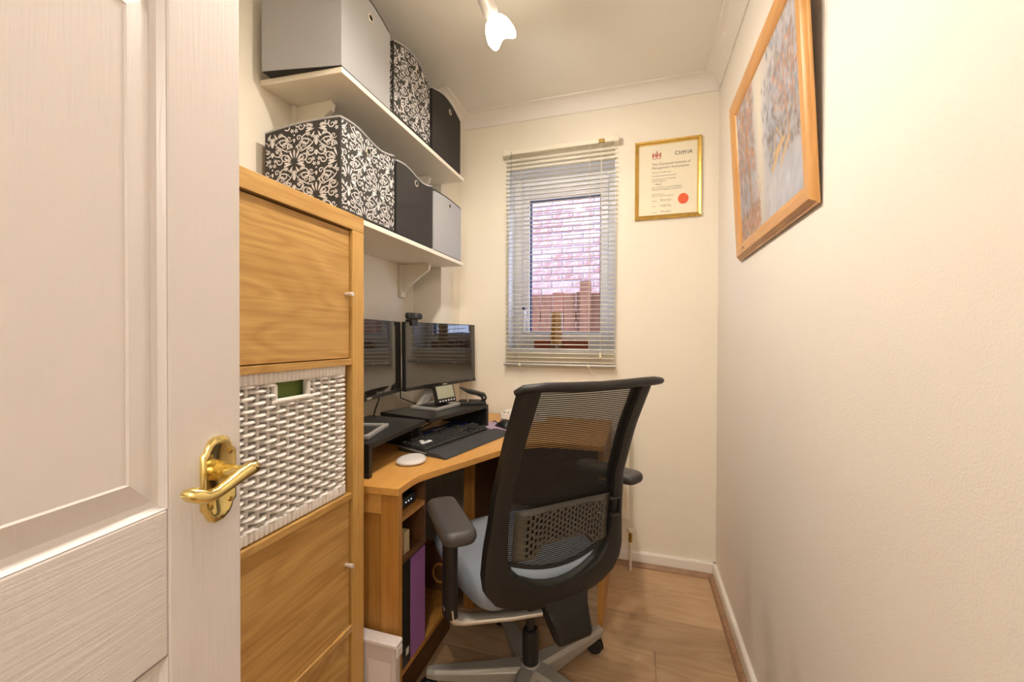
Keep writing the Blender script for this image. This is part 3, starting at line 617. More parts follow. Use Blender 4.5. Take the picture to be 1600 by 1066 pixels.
def storage_box(shelf_z, y0, y1, kind, label, prof, yr0=None, xf=-.853, seed=0, bound='greyd', eye=None, hgt=.27):
    """front face at x=xf facing the room; prof(t) height over the shelf along the front"""
    z0_ = shelf_z+.0045; xb = -1.105; yr0 = y0-.03 if yr0 is None else yr0
    body = {'grey': 'grey', 'black': 'blackfab', 'damask': 'darkfab'}[kind]
    t = thing('storage_box', label, 'storage box', ((xf+xb)/2, (y0+y1)/2, z0_), group=BOXG[shelf_z])
    N_ = 16; front = [(xf, lerp(y0, y1, k/N_), z0_+prof(k/N_)) for k in range(N_+1)]; hb = prof(0)-.03
    sidep = lambda s: (lerp(xf, xb, s), lerp(y0, yr0, s), z0_+lerp(prof(0), hb, s*s))
    sideq = lambda s: (lerp(xf, xb, s), lerp(y1, y1-.005, s), z0_+lerp(prof(1), hb, s*s))
    # outline loop of the rim, front left to right, then round the back
    loop = front+[sideq(k/6) for k in range(1, 7)]+[(xb, lerp(y1-.005, yr0, k/6), z0_+hb) for k in range(1, 6)]+[sidep(k/6) for k in range(6, 0, -1)]
    n_ = len(loop); low = [(p[0], p[1], z0_) for p in loop]; bmx = MB().add(low+loop, [(i, (i+1) % n_, n_+(i+1) % n_, n_+i) for i in range(n_)]+[tuple(range(n_-1, -1, -1))])
    obj('fabric_body', bmx, body, t, solid=.004, clean=False)
    if kind == 'grey': obj('base_panel', MB().prism([(p[0]*1.0, p[1]) for p in low], z0_-.0040, z0_-.0021, XYZ), 'blackfab', t, label='black underside')
    rim = [Vector(p) for p in loop]; obj('binding', MB().tube(rim+[rim[0], rim[1]], .0036, 6), {'grey': 'blackfab', 'black': 'greyd', 'damask': 'greyd'}[kind] if bound is None else bound, t, smooth=True)
    if kind == 'damask':
        ps = damask(y0, y1, 0, .3, lambda a: prof((a-y0)/(y1-y0)), seed); mb = MB()
        for q in ps: mb.quad(*[(xf+.0026, a, z0_+c) for a, c in q])
        ln_ = math.hypot(xf-xb, y0-yr0); nrm = Vector((-(y0-yr0), (xf-xb), 0)).normalized()*-1
        for q in damask(0, ln_, 0, .3, lambda a: lerp(prof(0), hb, (a/ln_)**2), seed+9): mb.quad(*[Vector((lerp(xf, xb, a/ln_), lerp(y0, yr0, a/ln_), z0_+c))+Vector((nrm.x, nrm.y, 0))*.0026 for a, c in q])
        obj('damask_print', mb, 'print', t, label='white scrolling flower print', clean=False)
    if eye:
        ey, ez = eye; c = (xf+.002, ey, z0_+ez); obj('eyelet', MB().lathe([(.013, 0), (.013, .002), (.011, .0032), (.0085, .003), (.0085, .0)], c, Vector((1, 0, 0)), 24), 'eyelet', t, smooth=True)
        obj('eyelet_hole', MB().lathe([(.0086, .0), (.0086, .0012)], c, Vector((1, 0, 0)), 20), 'hole', t)
    return t
bulge = lambda h, k: (lambda t: h+k*math.sin(math.pi*t))
wavy = lambda h: (lambda t: h+.010*math.sin(2*math.pi*min(1, t*1.02))*(1 if t < .5 else 1.0)-.006*math.sin(math.pi*t))
UZ, LZ = 1.963, 1.533
storage_box(UZ, 1.020, 1.268, 'grey', 'light grey fabric storage box on the upper shelf, nearest the door', bulge(.266, .030), .974, eye=(1.156, .240), bound='blackfab')
storage_box(UZ, 1.290, 1.562, 'damask', 'black and white damask storage box on the upper shelf', bulge(.262, .034), 1.288, seed=3, eye=(1.456, .247), bound='greyd')
storage_box(UZ, 1.584, 1.873, 'black', 'plain black storage box on the upper shelf, by the pillar', bulge(.262, .032), 1.582, eye=(1.755, .245), bound='greyd')
storage_box(LZ, 1.016, 1.296, 'damask', 'black and white damask storage box on the lower shelf over the oak cabinet', wavy(.274), .985, seed=8, eye=(1.145, .225), bound='greyd')
storage_box(LZ, 1.312, 1.586, 'black', 'plain black storage box in the middle of the lower shelf', wavy(.266), 1.311, eye=(1.450, .230), bound='greyd')
storage_box(LZ, 1.604, 1.882, 'grey', 'silver grey storage box at the far end of the lower shelf', bulge(.258, .006), 1.602, eye=(1.752, .232), bound='blackfab')

# ---------------------------------------------------------------- corner desk
DZ = .73
dk = thing('corner_desk', 'honey oak corner desk with open pedestal shelves', 'desk', (-.75, 1.55, 0))
outl = [(-1.13, .948), (-.632, .982), (-.636, 1.06), (-.634, 1.095), (-.622, 1.125), (-.545, 1.30), (-.464, 1.485), (-.43, 1.545), (-.38, 1.585), (-.31, 1.605), (-.12, 1.605), (-.12, 2.125), (-.97, 2.125), (-.985, 1.915), (-1.13, 1.91)]
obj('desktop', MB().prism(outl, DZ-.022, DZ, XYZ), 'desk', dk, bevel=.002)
def Yn(x): return .952+.034*(x+1.13)/.498+.004
# near end panel: frame and recessed field
def nearbox(x0, x1, d0, d1, z0_, z1_):
    v = [(x, Yn(x)+d, z) for z in (z0_, z1_) for d in (d0, d1) for x in (x0, x1)]
    return MB().add(v, [(0, 2, 3, 1), (4, 5, 7, 6), (0, 1, 5, 4), (2, 6, 7, 3), (0, 4, 6, 2), (1, 3, 7, 5)])
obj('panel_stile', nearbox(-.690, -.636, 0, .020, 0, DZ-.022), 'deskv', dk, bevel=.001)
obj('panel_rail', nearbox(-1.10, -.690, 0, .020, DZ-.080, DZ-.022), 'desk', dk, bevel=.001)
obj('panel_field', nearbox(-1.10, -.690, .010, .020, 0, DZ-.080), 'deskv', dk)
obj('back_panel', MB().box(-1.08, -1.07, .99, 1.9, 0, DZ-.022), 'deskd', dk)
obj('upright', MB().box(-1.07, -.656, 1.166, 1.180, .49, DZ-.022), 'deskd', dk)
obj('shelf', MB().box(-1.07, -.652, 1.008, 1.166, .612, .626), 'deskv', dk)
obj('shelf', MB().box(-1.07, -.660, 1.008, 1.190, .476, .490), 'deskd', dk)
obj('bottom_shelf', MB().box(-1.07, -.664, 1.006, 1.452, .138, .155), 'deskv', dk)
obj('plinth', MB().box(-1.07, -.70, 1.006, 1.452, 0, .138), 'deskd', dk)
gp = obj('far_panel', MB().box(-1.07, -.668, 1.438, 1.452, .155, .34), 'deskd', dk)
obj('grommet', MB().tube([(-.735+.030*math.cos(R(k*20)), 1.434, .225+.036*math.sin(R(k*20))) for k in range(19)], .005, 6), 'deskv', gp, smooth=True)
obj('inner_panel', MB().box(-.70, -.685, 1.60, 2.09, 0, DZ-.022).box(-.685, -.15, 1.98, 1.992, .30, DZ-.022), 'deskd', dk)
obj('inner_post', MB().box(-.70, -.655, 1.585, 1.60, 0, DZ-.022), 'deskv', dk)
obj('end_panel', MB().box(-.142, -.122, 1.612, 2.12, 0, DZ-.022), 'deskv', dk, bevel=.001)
obj('crosspiece', MB().box(-.685, -.142, 1.86, 1.874, .10, .20), 'deskd', dk)

# things in the pedestal
def binder(name, y0, y1, zt, m1, m2, label, cat):
    t = thing(name, label, cat, (-.80, (y0+y1)/2, .155)); obj('spine', MB().box(-.668, -.664, y0, y1, .1555, zt), m1, t); 
    for y in (y0, y1-.004): obj('cover', MB().box(-.98, -.668, y, y+.004, .1555, zt), m2, t)
    obj('pages', MB().box(-.96, -.70, y0+.008, y1-.008, .16, zt-.02), 'cream', t); return t
bn = binder('box_file', 1.012, 1.098, .472, 'black', 'black', 'black box file in the desk pedestal beside the purple folder', 'file')
obj('finger_ring', MB().lathe([(.010, 0), (.010, .003), (.006, .004)], (-.664, 1.042, .40), Vector((1, 0, 0)), 16), 'eyelet', bn)
obj('label_card', MB().box(-.6642, -.6632, 1.075, 1.09, .185, .205), 'print', bn)
pb = binder('purple_folder', 1.106, 1.190, .468, 'purple', 'purplel', 'purple lever arch folder standing on the desk bottom shelf', 'folder')
t = thing('paper_notebook', 'cream paged notebook standing on the pedestal shelf under the desk', 'notebook', (-.75, 1.085, .490)); obj('pages', MB().box(-.80, -.672, 1.078, 1.100, .4905, .556), 'cream', t); obj('cover', MB().box(-.80, -.670, 1.100, 1.103, .4905, .558).box(-.80, -.670, 1.075, 1.078, .4905, .558), 'cream', t)
t = thing('network_router', 'small black router on the upper pedestal shelf under the desktop', 'router', (-.76, 1.09, .626)); obj('case', MB().box(-.86, -.675, 1.03, 1.15, .6265, .66), 'black', t, bevel=.004)
for y in (1.09, 1.105, 1.12): obj('indicator', MB().box(-.6752, -.674, y, y+.003, .643, .646), 'led', t)
# frosted plastic file box on the floor
t = thing('plastic_file_box', 'frosted plastic file box on the floor between cabinet and desk', 'box', (-.75, .962, 0))
obj('box_body', MB().prism(rrect(-.93, -.617, .943, .974, .008), 0.002, .312, XYZ), 'frost', t, bevel=.003)
obj('lid_rim', MB().prism(rrect(-.934, -.611, .940, .977, .008), .312, .324, XYZ).box(-.616, -.610, .945, .972, .285, .312), 'frostl', t, bevel=.003)
obj('label_sheet', MB().box(-.70, -.63, .9425, .9429, .16, .27), 'frostl', t)

# ---------------------------------------------------------------- radiator behind the desk
t = thing('radiator', 'cream panel radiator under the window behind the desk', 'radiator', (-.35, YB-.04, .12))
obj('panel', MB().box(-.68, -.034, YB-.075, YB-.055, .25, .70), 'rad', t, bevel=.006)
for k in range(12): obj('flute', MB().box(-.66+k*.052, -.635+k*.052, YB-.079, YB-.074, .28, .67), 'rad', t, bevel=.003)
obj('wall_bracket', MB().box(-.60, -.58, YB-.056, YB, .3, .6).box(-.14, -.12, YB-.056, YB, .3, .6), 'rad', t)
obj('valve_cap', MB().lathe([(.012, 0), (.017, .004), (.018, .018), (.014, .022)], (-.026, YB-.065, .188), n=16), 'rad', t, smooth=True)
obj('valve_tail', MB().cyl((-.026, YB-.065, .0), (-.026, YB-.065, .145), .007).box(-.045, -.035, YB-.07, YB-.06, .15, .26), 'rad', t, smooth=True)
obj('valve_body', MB().cyl((-.026, YB-.065, .14), (-.026, YB-.065, .19), .009), 'brassd', t, smooth=True)

# ---------------------------------------------------------------- black monitor risers
RZ = .833
def riser(A, B, B2, A2, label, legs, rec=None):
    """top outline A (front near) B (front far) B2 A2"""
    t = thing('monitor_riser', label, 'riser', ((A[0]+B2[0])/2, (A[1]+B2[1])/2, DZ), group='monitor risers on the desk'); obj('top', MB().prism([A, B, B2, A2], RZ-.016, RZ, XYZ), 'blackm', t, bevel=.001)
    for P, Q in legs:
        d = (Vector(B)-Vector(A)).normalized()*(.016 if P is A else -.016)
        if P is rec: P = tuple(Vector(P).lerp(Vector(Q), .22))
        obj('leg', MB().prism([P, Q, tuple(Vector(Q)+d), tuple(Vector(P)+d)], DZ+.0005, RZ-.016, XYZ), 'blackm', t)
    return t
A, B, B2, A2 = (-.757, 1.022), (-.776, 1.392), (-1.04, 1.41), (-1.02, 1.006); riser(A, B, B2, A2, 'black monitor riser next to the oak cabinet', [(A, A2), (B, B2)], B)
A, B, B2, A2 = (-.768, 1.415), (-.673, 1.807), (-.945, 1.873), (-1.04, 1.481); riser(A, B, B2, A2, 'black monitor riser further along the desk, under the webcam monitor', [(A, A2), (B, B2)], A)

# ---------------------------------------------------------------- monitors
def monitor(P, ang, base_c, base_a, label, wside):
    """P = far or near lower front corner in plan; local x runs along the screen, local -y... screen faces local +y"""
    w, h, zb = .527, .303, .915
    t = thing('computer_monitor', label, 'monitor', (base_c[0], base_c[1], RZ), 0, group='monitors on the desk')
    dx = Vector((math.sin(ang), math.cos(ang), 0)); nx = Vector((math.cos(ang), -math.sin(ang), 0)); O = Vector((*P, zb))
    def W_(a, d, z): return O+dx*a+nx*(d-.012*z)+Vector((0, 0, z))
    def bx(a0, a1, d0, d1, z0_, z1_):
        v = [W_(a, d, z) for z in (z0_, z1_) for d in (d0, d1) for a in (a0, a1)]; return MB().add(v, [(0, 2, 3, 1), (4, 5, 7, 6), (0, 1, 5, 4), (2, 6, 7, 3), (0, 4, 6, 2), (1, 3, 7, 5)])
    obj('casing', bx(0, w, -.022, -.001, 0, h), 'black', t, bevel=.003)
    obj('rear_housing', bx(w/2-.16, w/2+.16, -.05, -.022, .04, h-.05), 'black', t, bevel=.01)
    obj('screen', bx(.0035, w-.0035, -.001, .0005, .016, h-.004), 'screen', t)
    obj('bezel', bx(.002, w-.002, -.001, .002, .001, .0155), 'black', t)
    obj('logo_mark', bx(w/2-.016, w/2+.016, .0018, .0026, .004, .0115), 'silver', t)
    bxx = Vector((math.sin(base_a), math.cos(base_a), 0)); bn_ = Vector((math.cos(base_a), -math.sin(base_a), 0)); Bc = Vector((*base_c, RZ+.0005))
    def BB(a0, a1, d0, d1, z0_, z1_):
        v = [Bc+bxx*a+bn_*d+Vector((0, 0, z)) for z in (z0_, z1_) for d in (d0, d1) for a in (a0, a1)]; return MB().add(v, [(0, 2, 3, 1), (4, 5, 7, 6), (0, 1, 5, 4), (2, 6, 7, 3), (0, 4, 6, 2), (1, 3, 7, 5)])
    s = .092; r_ = .016
    ring_ = MB()
    for q in (BB(-s, s, s*.80-r_, s*.80, 0, .012), BB(-s, s, -s*.8, -s*.8+r_, 0, .012), BB(-s, -s+r_, -s*.8+r_, s*.8-r_, 0, .012), BB(s-r_, s, -s*.8+r_, s*.8-r_, 0, .012)): ring_.add(q.v, q.f)
    obj('stand_base', ring_, 'silverp', t, bevel=.002); obj('base_tray', BB(-s+r_, s-r_, -s*.8+r_, s*.8-r_, 0, .004), 'black', t)
    # slanted neck from the base up to the back of the screen
    top = W_(w/2, -.045, .05); lo = Bc+bn_*(-.060)-bxx*.025+Vector((0, 0, .012)); nk = MB()
    v = [lo-bxx*.032+bn_*.012, lo+bxx*.032+bn_*.012, lo+bxx*.032-bn_*.012, lo-bxx*.032-bn_*.012, top-dx*.028+nx*.008, top+dx*.028+nx*.008, top+dx*.028-nx*.012, top-dx*.028-nx*.012]
    nk.add(v, [(0, 1, 2, 3), (4, 5, 6, 7), (0, 1, 5, 4), (1, 2, 6, 5), (2, 3, 7, 6), (3, 0, 4, 7)]); obj('stand_neck', nk, 'alu', t, bevel=.003)
    return t, W_
aR = R(12.4); aL = -R(6)
tR, WR = monitor((-.953, 1.537), aR, (-.875, 1.668), aR-R(3), 'black flat screen monitor with the webcam on top', 0)
tL, WL = monitor((-.923, 1.022), aL, (-.888, 1.140), -R(15), 'black flat screen monitor partly hidden by the oak cabinet', 1)
# webcam on the far monitor
t = thing('webcam', 'black webcam clipped on top of the monitor', 'webcam', tuple(WR(.055, 0, .303)))
wc = WR(.052, .002, .303+.026); ux = Vector((math.sin(aR), math.cos(aR), 0)); un = Vector((math.cos(aR), -math.sin(aR), 0))
def wb(a0, a1, d0, d1, z0_, z1_, o_=None):
    c = o_ or wc; v = [c+ux*a+un*d+Vector((0, 0, z)) for z in (z0_, z1_) for d in (d0, d1) for a in (a0, a1)]; return MB().add(v, [(0, 2, 3, 1), (4, 5, 7, 6), (0, 1, 5, 4), (2, 6, 7, 3), (0, 4, 6, 2), (1, 3, 7, 5)])
obj('body', wb(-.046, .046, -.012, .014, -.014, .014), 'black', t, bevel=.009, seg=3); obj('lens', MB().lathe([(.010, .0), (.010, .004), (.006, .005)], wc+un*.012, un, 18), 'screen', t)
obj('lens_bezel', wb(-.026, .026, .014, .0155, -.010, .010), 'blackm', t, bevel=.001)
obj('clip', wb(-.022, .022, -.03, .006, -.0285, -.014).add(wb(-.018, .018, .003, .008, -.042, -.026).v, wb(-.018, .018, .003, .008, -.042, -.026).f), 'black', t, bevel=.002)
for (p, lbl) in (([WR(.0, -.03, .02), WR(.01, -.04, -.03), WR(.10, -.05, -.065), WR(.14, -.06, -.081)], 'thin black cable running behind the webcam monitor down to its riser'), ([WL(.40, -.03, .02), WL(.385, -.03, -.02), WL(.37, -.035, -.05), WL(.372, -.045, -.081)], 'thin black cable hanging below the monitor beside the oak cabinet')):
    single('monitor_cable', MB().tube(p, .0028, 6), 'black', lbl, 'cable', smooth=True)

# ---------------------------------------------------------------- small tabletop display and hole punch on the far riser
dc = Vector((-.846, 1.725, RZ+.013)); da = aR+R(2); ux = Vector((math.sin(da), math.cos(da), 0)); un = Vector((math.cos(da), -math.sin(da), 0)); upv = (Vector((0, 0, 1))-un*.28).normalized(); nn = ux.cross(upv).normalized()
t = thing('tabletop_display', 'small black desk gadget with a pale screen under the monitor', 'display', dc)
def db(a0, a1, d0, d1, z0_, z1_):
    v = [dc+ux*a+nn*d+upv*z for z in (z0_, z1_) for d in (d0, d1) for a in (a0, a1)]; return MB().add(v, [(0, 2, 3, 1), (4, 5, 7, 6), (0, 1, 5, 4), (2, 6, 7, 3), (0, 4, 6, 2), (1, 3, 7, 5)])
sg = 1 if nn.x > 0 else -1
obj('casing', db(-.068, .068, -.014*sg, 0, 0, .086), 'chair', t, bevel=.004); obj('screen', db(-.058, .058, 0, .0012*sg, .022, .080), 'lcd', t)
for k in range(6): obj('button', db(-.052+k*.0195, -.043+k*.0195, 0, .0015*sg, .007, .014), 'print', t)
obj('rear_foot', MB().prism([(-.03, 0), (.03, 0), (.03, .04), (-.03, .04)], 0, .006, lambda a, c, h: dc+ux*a-un*(.012+c)+Vector((0, 0, h))), 'chair', t)
pc = Vector((-.755, 1.805, RZ+.0005)); pa = R(-25); ux = Vector((math.sin(pa+R(90)), math.cos(pa+R(90)), 0)); un = Vector((ux.y, -ux.x, 0))
t = thing('hole_punch', 'black two hole paper punch at the end of the riser', 'hole punch', pc)
def pp(a, c, h): return pc+ux*a+un*h+Vector((0, 0, c))
obj('base', MB().prism([(-.065, 0), (.065, 0), (.065, .010), (.03, .014), (-.05, .014), (-.065, .010)], -.045, .045, pp), 'chair', t, bevel=.003)
obj('arm', MB().prism([(.062, .012), (.070, .030), (.062, .048), (.02, .060), (-.045, .074), (-.062, .078), (-.040, .064), (-.015, .050), (.018, .042), (.040, .032), (.046, .014)], -.028, .028, pp), 'chair', t, bevel=.004)
obj('pin', MB().cyl(pp(-.022, .012, .02), pp(-.022, .056, .02), .004).cyl(pp(-.022, .012, -.02), pp(-.022, .056, -.02), .004), 'silver', t); obj('pivot', MB().cyl(pp(.055, .032, -.03), pp(.055, .032, .03), .004), 'silver', t)

# ---------------------------------------------------------------- keyboard, wrist rest, mice, mat, packet, router
ka = math.atan2(.974, .225)
kt = thing('keyboard', 'black computer keyboard with four white keys', 'keyboard', (-.624, 1.26, DZ), ka, world=False)
KL, tilt = .438, .10
def kz(y): return .012+.085*(y-.088)
kbv = [(0, .086, .0005), (KL, .086, .0005), (KL, .224, .0005), (0, .224, .0005), (0, .086, kz(.086)), (KL, .086, kz(.086)), (KL, .224, kz(.224)), (0, .224, kz(.224))]
obj('case', MB().add(kbv, [(0, 3, 2, 1), (4, 5, 6, 7), (0, 1, 5, 4), (1, 2, 6, 5), (2, 3, 7, 6), (3, 0, 4, 7)]), 'key', kt, bevel=.003)
obj('edge_trim', MB().tube([(-.001, .088, .010), (-.001, .222, .018)], .0015, 6).tube([(KL+.001, .088, .010), (KL+.001, .222, .018)], .0015, 6), 'silver', kt)
def keycap(w):
    v = []; hw, hd = w/2-.0008, .0083
    for z, k, oy in ((0, 1, 0), (.004, .98, 0), (.0105, .76, .0008)): v += [(-hw*k if z == 0 else -(hw-(1-k)*.0083), -hd*k+oy, z), (hw-(1-k)*.0083, -hd*k+oy, z), (hw-(1-k)*.0083, hd*k+oy, z), (-(hw-(1-k)*.0083), hd*k+oy, z)]
    return MB().add(v, [(i*4+k, i*4+(k+1) % 4, (i+1)*4+(k+1) % 4, (i+1)*4+k) for i in range(2) for k in range(4)]+[(8, 9, 10, 11), (3, 2, 1, 0)])
u_ = .0190
layout = [[(0, 1)]+[(2+k, 1) for k in range(4)]+[(6.5+k, 1) for k in range(4)]+[(11+k, 1) for k in range(4)]+[(15.25+k, 1) for k in range(3)],
  [(k, 1) for k in range(13)]+[(13, 2)]+[(15.25+k, 1) for k in range(3)]+[(18.5+k, 1) for k in range(4)],
  [(0, 1.5)]+[(1.5+k, 1) for k in range(12)]+[(13.5, 1.5)]+[(15.25+k, 1) for k in range(3)]+[(18.5+k, 1) for k in range(4)],
  [(0, 1.75)]+[(1.75+k, 1) for k in range(11)]+[(12.75, 2.25)]+[(18.5+k, 1) for k in range(3)],
  [(0, 2.25)]+[(2.25+k, 1) for k in range(10)]+[(12.25, 2.75), (16.25, 1)]+[(18.5+k, 1) for k in range(4)],
  [(0, 1.25), (1.25, 1.25), (2.5, 1.25), (3.75, 6.25), (10, 1.25), (11.25, 1.25), (12.5, 1.25), (13.75, 1.25), (15.25, 1), (16.25, 1), (17.25, 1), (18.5, 2), (20.5, 1)]]
white_keys = {(2, 2), (3, 1), (3, 2), (3, 3)}
cache = {}
for r, row in enumerate(layout):
    y = .224-.012-r*u_-(.004 if r else 0)
    for i, (x, w) in enumerate(row):
        wk = (r, i) in white_keys; key_ = (w, wk)
        loc = (.008+x*u_*.985+w*u_/2, y, kz(y)+.0015)
        if key_ not in cache: o = obj('key', keycap(w*u_), 'keyw' if wk else 'key', kt, label='white key' if wk else None); o.location = loc; cache[key_] = o
        else: copy(cache[key_], kt, loc)
obj('wrist_rest', MB().prism([(0, .0005), (.086, .0005), (.086, .016), (.07, .0165), (.03, .014), (.006, .007), (0, .003)], 0, KL, lambda a, c, h: (h, a, c)), 'rest', kt, bevel=.002)
mo = [(-.766, 1.171), (-.778, 1.209), (-.769, 1.255), (-.737, 1.278), (-.708, 1.267), (-.681, 1.236), (-.672, 1.194), (-.692, 1.160), (-.736, 1.146)]
mc = (sum(p[0] for p in mo)/9, sum(p[1] for p in mo)/9)
t = thing('computer_mouse', 'flat white mouse on the desk edge before the keyboard', 'mouse', (*mc, DZ))
sc_ = lambda s: [(lerp(mc[0], p[0], s), lerp(mc[1], p[1], s)) for p in mo]
v = []; 
for s, z in ((.90, .0005), (.99, .004), (1.0, .009), (.93, .0135), (.70, .0165), (.35, .018)): v += [(*p, DZ+z) for p in sc_(s)]
obj('shell', MB().add(v, [(i*9+k, i*9+(k+1) % 9, (i+1)*9+(k+1) % 9, (i+1)*9+k) for i in range(5) for k in range(9)]+[tuple(range(45, 54)), tuple(range(8, -1, -1))]), 'mouse', t, smooth=True, subsurf=2, auto=80)
single('mouse_mat', MB().prism(rrect(-.70, -.47, 1.66, 1.90, .01), DZ+.0003, DZ+.003, XYZ), 'pinkpad', 'lilac mouse mat on the desk behind the chair back', 'mat')
for o in [bpy.data.objects['mouse_mat']]: o.location = (0, 0, 0)
t = thing('computer_mouse', 'black computer mouse on the lilac mat behind the chair', 'mouse', (-.585, 1.80, DZ+.003))
prof_ = [(.0, .004), (.2, .022), (.45, .036), (.7, .034), (.9, .020), (1, .006)]
rows = []
for s, h in prof_: rows.append([(-.585+lerp(-.055, .055, s)*.55+o_*.033*(.75+.25*math.sin(s*6)), 1.80+lerp(-.05, .05, s)*-.6+o_*.02, DZ+.0032+h*(1-.75*o_*o_)) for o_ in (-1, -.7, -.3, 0, .3, .7, 1)])
obj('shell', MB().grid(rows), 'black', t, smooth=True, solid=.003, auto=80); obj('wheel', MB().cyl((-.612, 1.826, DZ+.030), (-.606, 1.832, DZ+.030), .008), 'silverp', t)
obj('cable', MB().tube([(-.615, 1.83, DZ+.012), (-.64, 1.85, DZ+.008), (-.66, 1.86, DZ+.016), (-.675, 1.875, DZ+.006)], .0025, 6), 'black', t, smooth=True)
t = thing('white_router', 'white slotted plastic box on the desk by the wall', 'router', (-.60, 2.02, DZ))
obj('case', MB().prism(rrect(-.67, -.44, 1.96, 2.09, .012), DZ+.0005, DZ+.036, XYZ), 'routerw', t, bevel=.004)
for k in range(9): obj('vent', MB().box(-.655+k*.022, -.643+k*.022, 1.968, 1.985, DZ+.0355, DZ+.0366), 'hole', t)
t = thing('paper_packet', 'blue printed packet lying under the far monitor riser', 'packet', (-.81, 1.68, DZ))
obj('sleeve', MB().prism([(-.885, 1.56), (-.80, 1.62), (-.775, 1.86), (-.86, 1.80)], DZ+.0005, DZ+.010, XYZ), 'blue', t); obj('stripe', MB().prism([(-.858, 1.60), (-.842, 1.61), (-.824, 1.72), (-.84, 1.71)], DZ+.010, DZ+.0108, XYZ), 'print', t)
for i, p in enumerate(([(-.92, 1.50, DZ+.003), (-.86, 1.62, DZ+.02), (-.80, 1.72, DZ+.014), (-.80, 1.80, DZ+.014)], [(-.94, 1.62, DZ+.003), (-.88, 1.69, DZ+.04), (-.84, 1.65, DZ+.05)])): single('riser_cable', MB().tube(p, .003, 6), 'black', ['long black cable lying across the blue packet under the riser', 'short black cable looping under the riser behind the keyboard'][i], 'cable', smooth=True)

# ---------------------------------------------------------------- office chair (local x = sitter's right, local y = forward)
CH = thing('office_chair', 'black mesh backed office chair with a blue grey seat', 'chair', (-.322, 1.258, 0), R(44), world=False)
zs_ = [.27, .36, .42, .5, .6, .75, .9, 1.04]; fs_ = [-.215, -.185, -.178, -.19, -.195, -.215, -.27, -.34]
Fz = lambda z: interp(z, zs_, fs_)
BK = lambda u, z, d=0: (u, Fz(z)+.5*u*u+d, z)
O_ = [(.200, 1.034), (.202, .95), (.206, .85), (.211, .75), (.218, .66), (.227, .58), (.231, .52), (.223, .475), (.197, .442), (.15, .420), (.08, .409), (0, .405)]
I_ = [(.153, 1.030), (.156, .93), (.160, .85), (.165, .75), (.169, .68), (.170, .62), (.167, .565), (.154, .53), (.124, .50), (.08, .479), (.04, .468), (0, .464)]
def dens(P, n=3):
    out = []
    for i in range(len(P)-1):
        for k in range(n): out.append((lerp(P[i][0], P[i+1][0], k/n), lerp(P[i][1], P[i+1][1], k/n)))
    return out+[P[-1]]
Od, Id = dens(O_), dens(I_)
Od = [(-a, c) for a, c in Od]+[(a, c) for a, c in Od[::-1][1:]]; Id = [(-a, c) for a, c in Id]+[(a, c) for a, c in Id[::-1][1:]]
v = []; n = len(Od)
for (ou, oz), (iu, iz) in zip(Od, Id):
    mu, mz = (ou*.55+iu*.45), (oz*.55+iz*.45)
    v += [BK(ou, oz, .030), BK(ou, oz, .0), BK(mu, mz, -.008), BK(lerp(ou, iu, .92), lerp(oz, iz, .92), -.002), BK(iu, iz, .008), BK(iu, iz, .034)]
f = [(i*6+k, i*6+(k+1) % 6, (i+1)*6+(k+1) % 6, (i+1)*6+k) for i in range(n-1) for k in range(6)]+[(0, 1, 2, 3, 4, 5), tuple((n-1)*6+k for k in range(5, -1, -1))]
obj('back_frame', MB().add(v, f), 'chair', CH, smooth=True, auto=50)
# top rail with winged ends
tp = [(-.215, 1.024, .016), (-.20, 1.034, .004), (-.15, 1.037, -.006), (-.08, 1.036, -.010), (0, 1.035, -.012), (.08, 1.036, -.010), (.15, 1.037, -.006), (.20, 1.036, .000), (.235, 1.033, .010), (.25, 1.030, .016)]
obj('top_rail', MB().tube([(u, Fz(1.03)+.35*u*u+d, z) for u, z, d in tp], [.010, .014, .015, .015, .015, .015, .015, .015, .014, .008], 12, ry=[.007, .010, .012, .012, .012, .012, .012, .012, .010, .007]), 'chair', CH, smooth=True, auto=80)
# woven mesh: ribbons along and across
iw = lambda z: interp(z, [p[1] for p in I_[::-1]], [p[0] for p in I_[::-1]])+.003
zb_ = lambda u: .515+1.3*u*u
mb = MB(); NR, NC = 92, 80
for r in range(NR+1):
    z = lerp(1.034, .512, r/NR); w = iw(z)
    us = [lerp(-w, w, k/20) for k in range(21)]; zz = [max(z, zb_(u)) for u in us]
    if z < zb_(w)+.001 and z < .52: pass
    mb.grid([[BK(u, q+s*.0016, .018) for u, q in zip(us, zz)] for s in (-1, 1)])
for c in range(NC+1):
    t_ = lerp(-1, 1, c/NC); P = []
    for k in range(19):
        zt = lerp(1.034, .515, k/18); u = t_*iw(zt); P.append((u, max(zt, zb_(u))))
    mb.grid([[BK(u+s*.0010, z, .0185) for u, z in P] for s in (-1, 1)])
obj('back_mesh', mb, 'mesh', CH, clean=False, kind='stuff', label='black woven mesh panel')
mb = MB().tube([BK(lerp(-.168, .168, k/16), zb_(lerp(-.168, .168, k/16))-.002, .018) for k in range(17)], .006, 8); obj('mesh_hem', mb, 'mesh', CH, smooth=True)
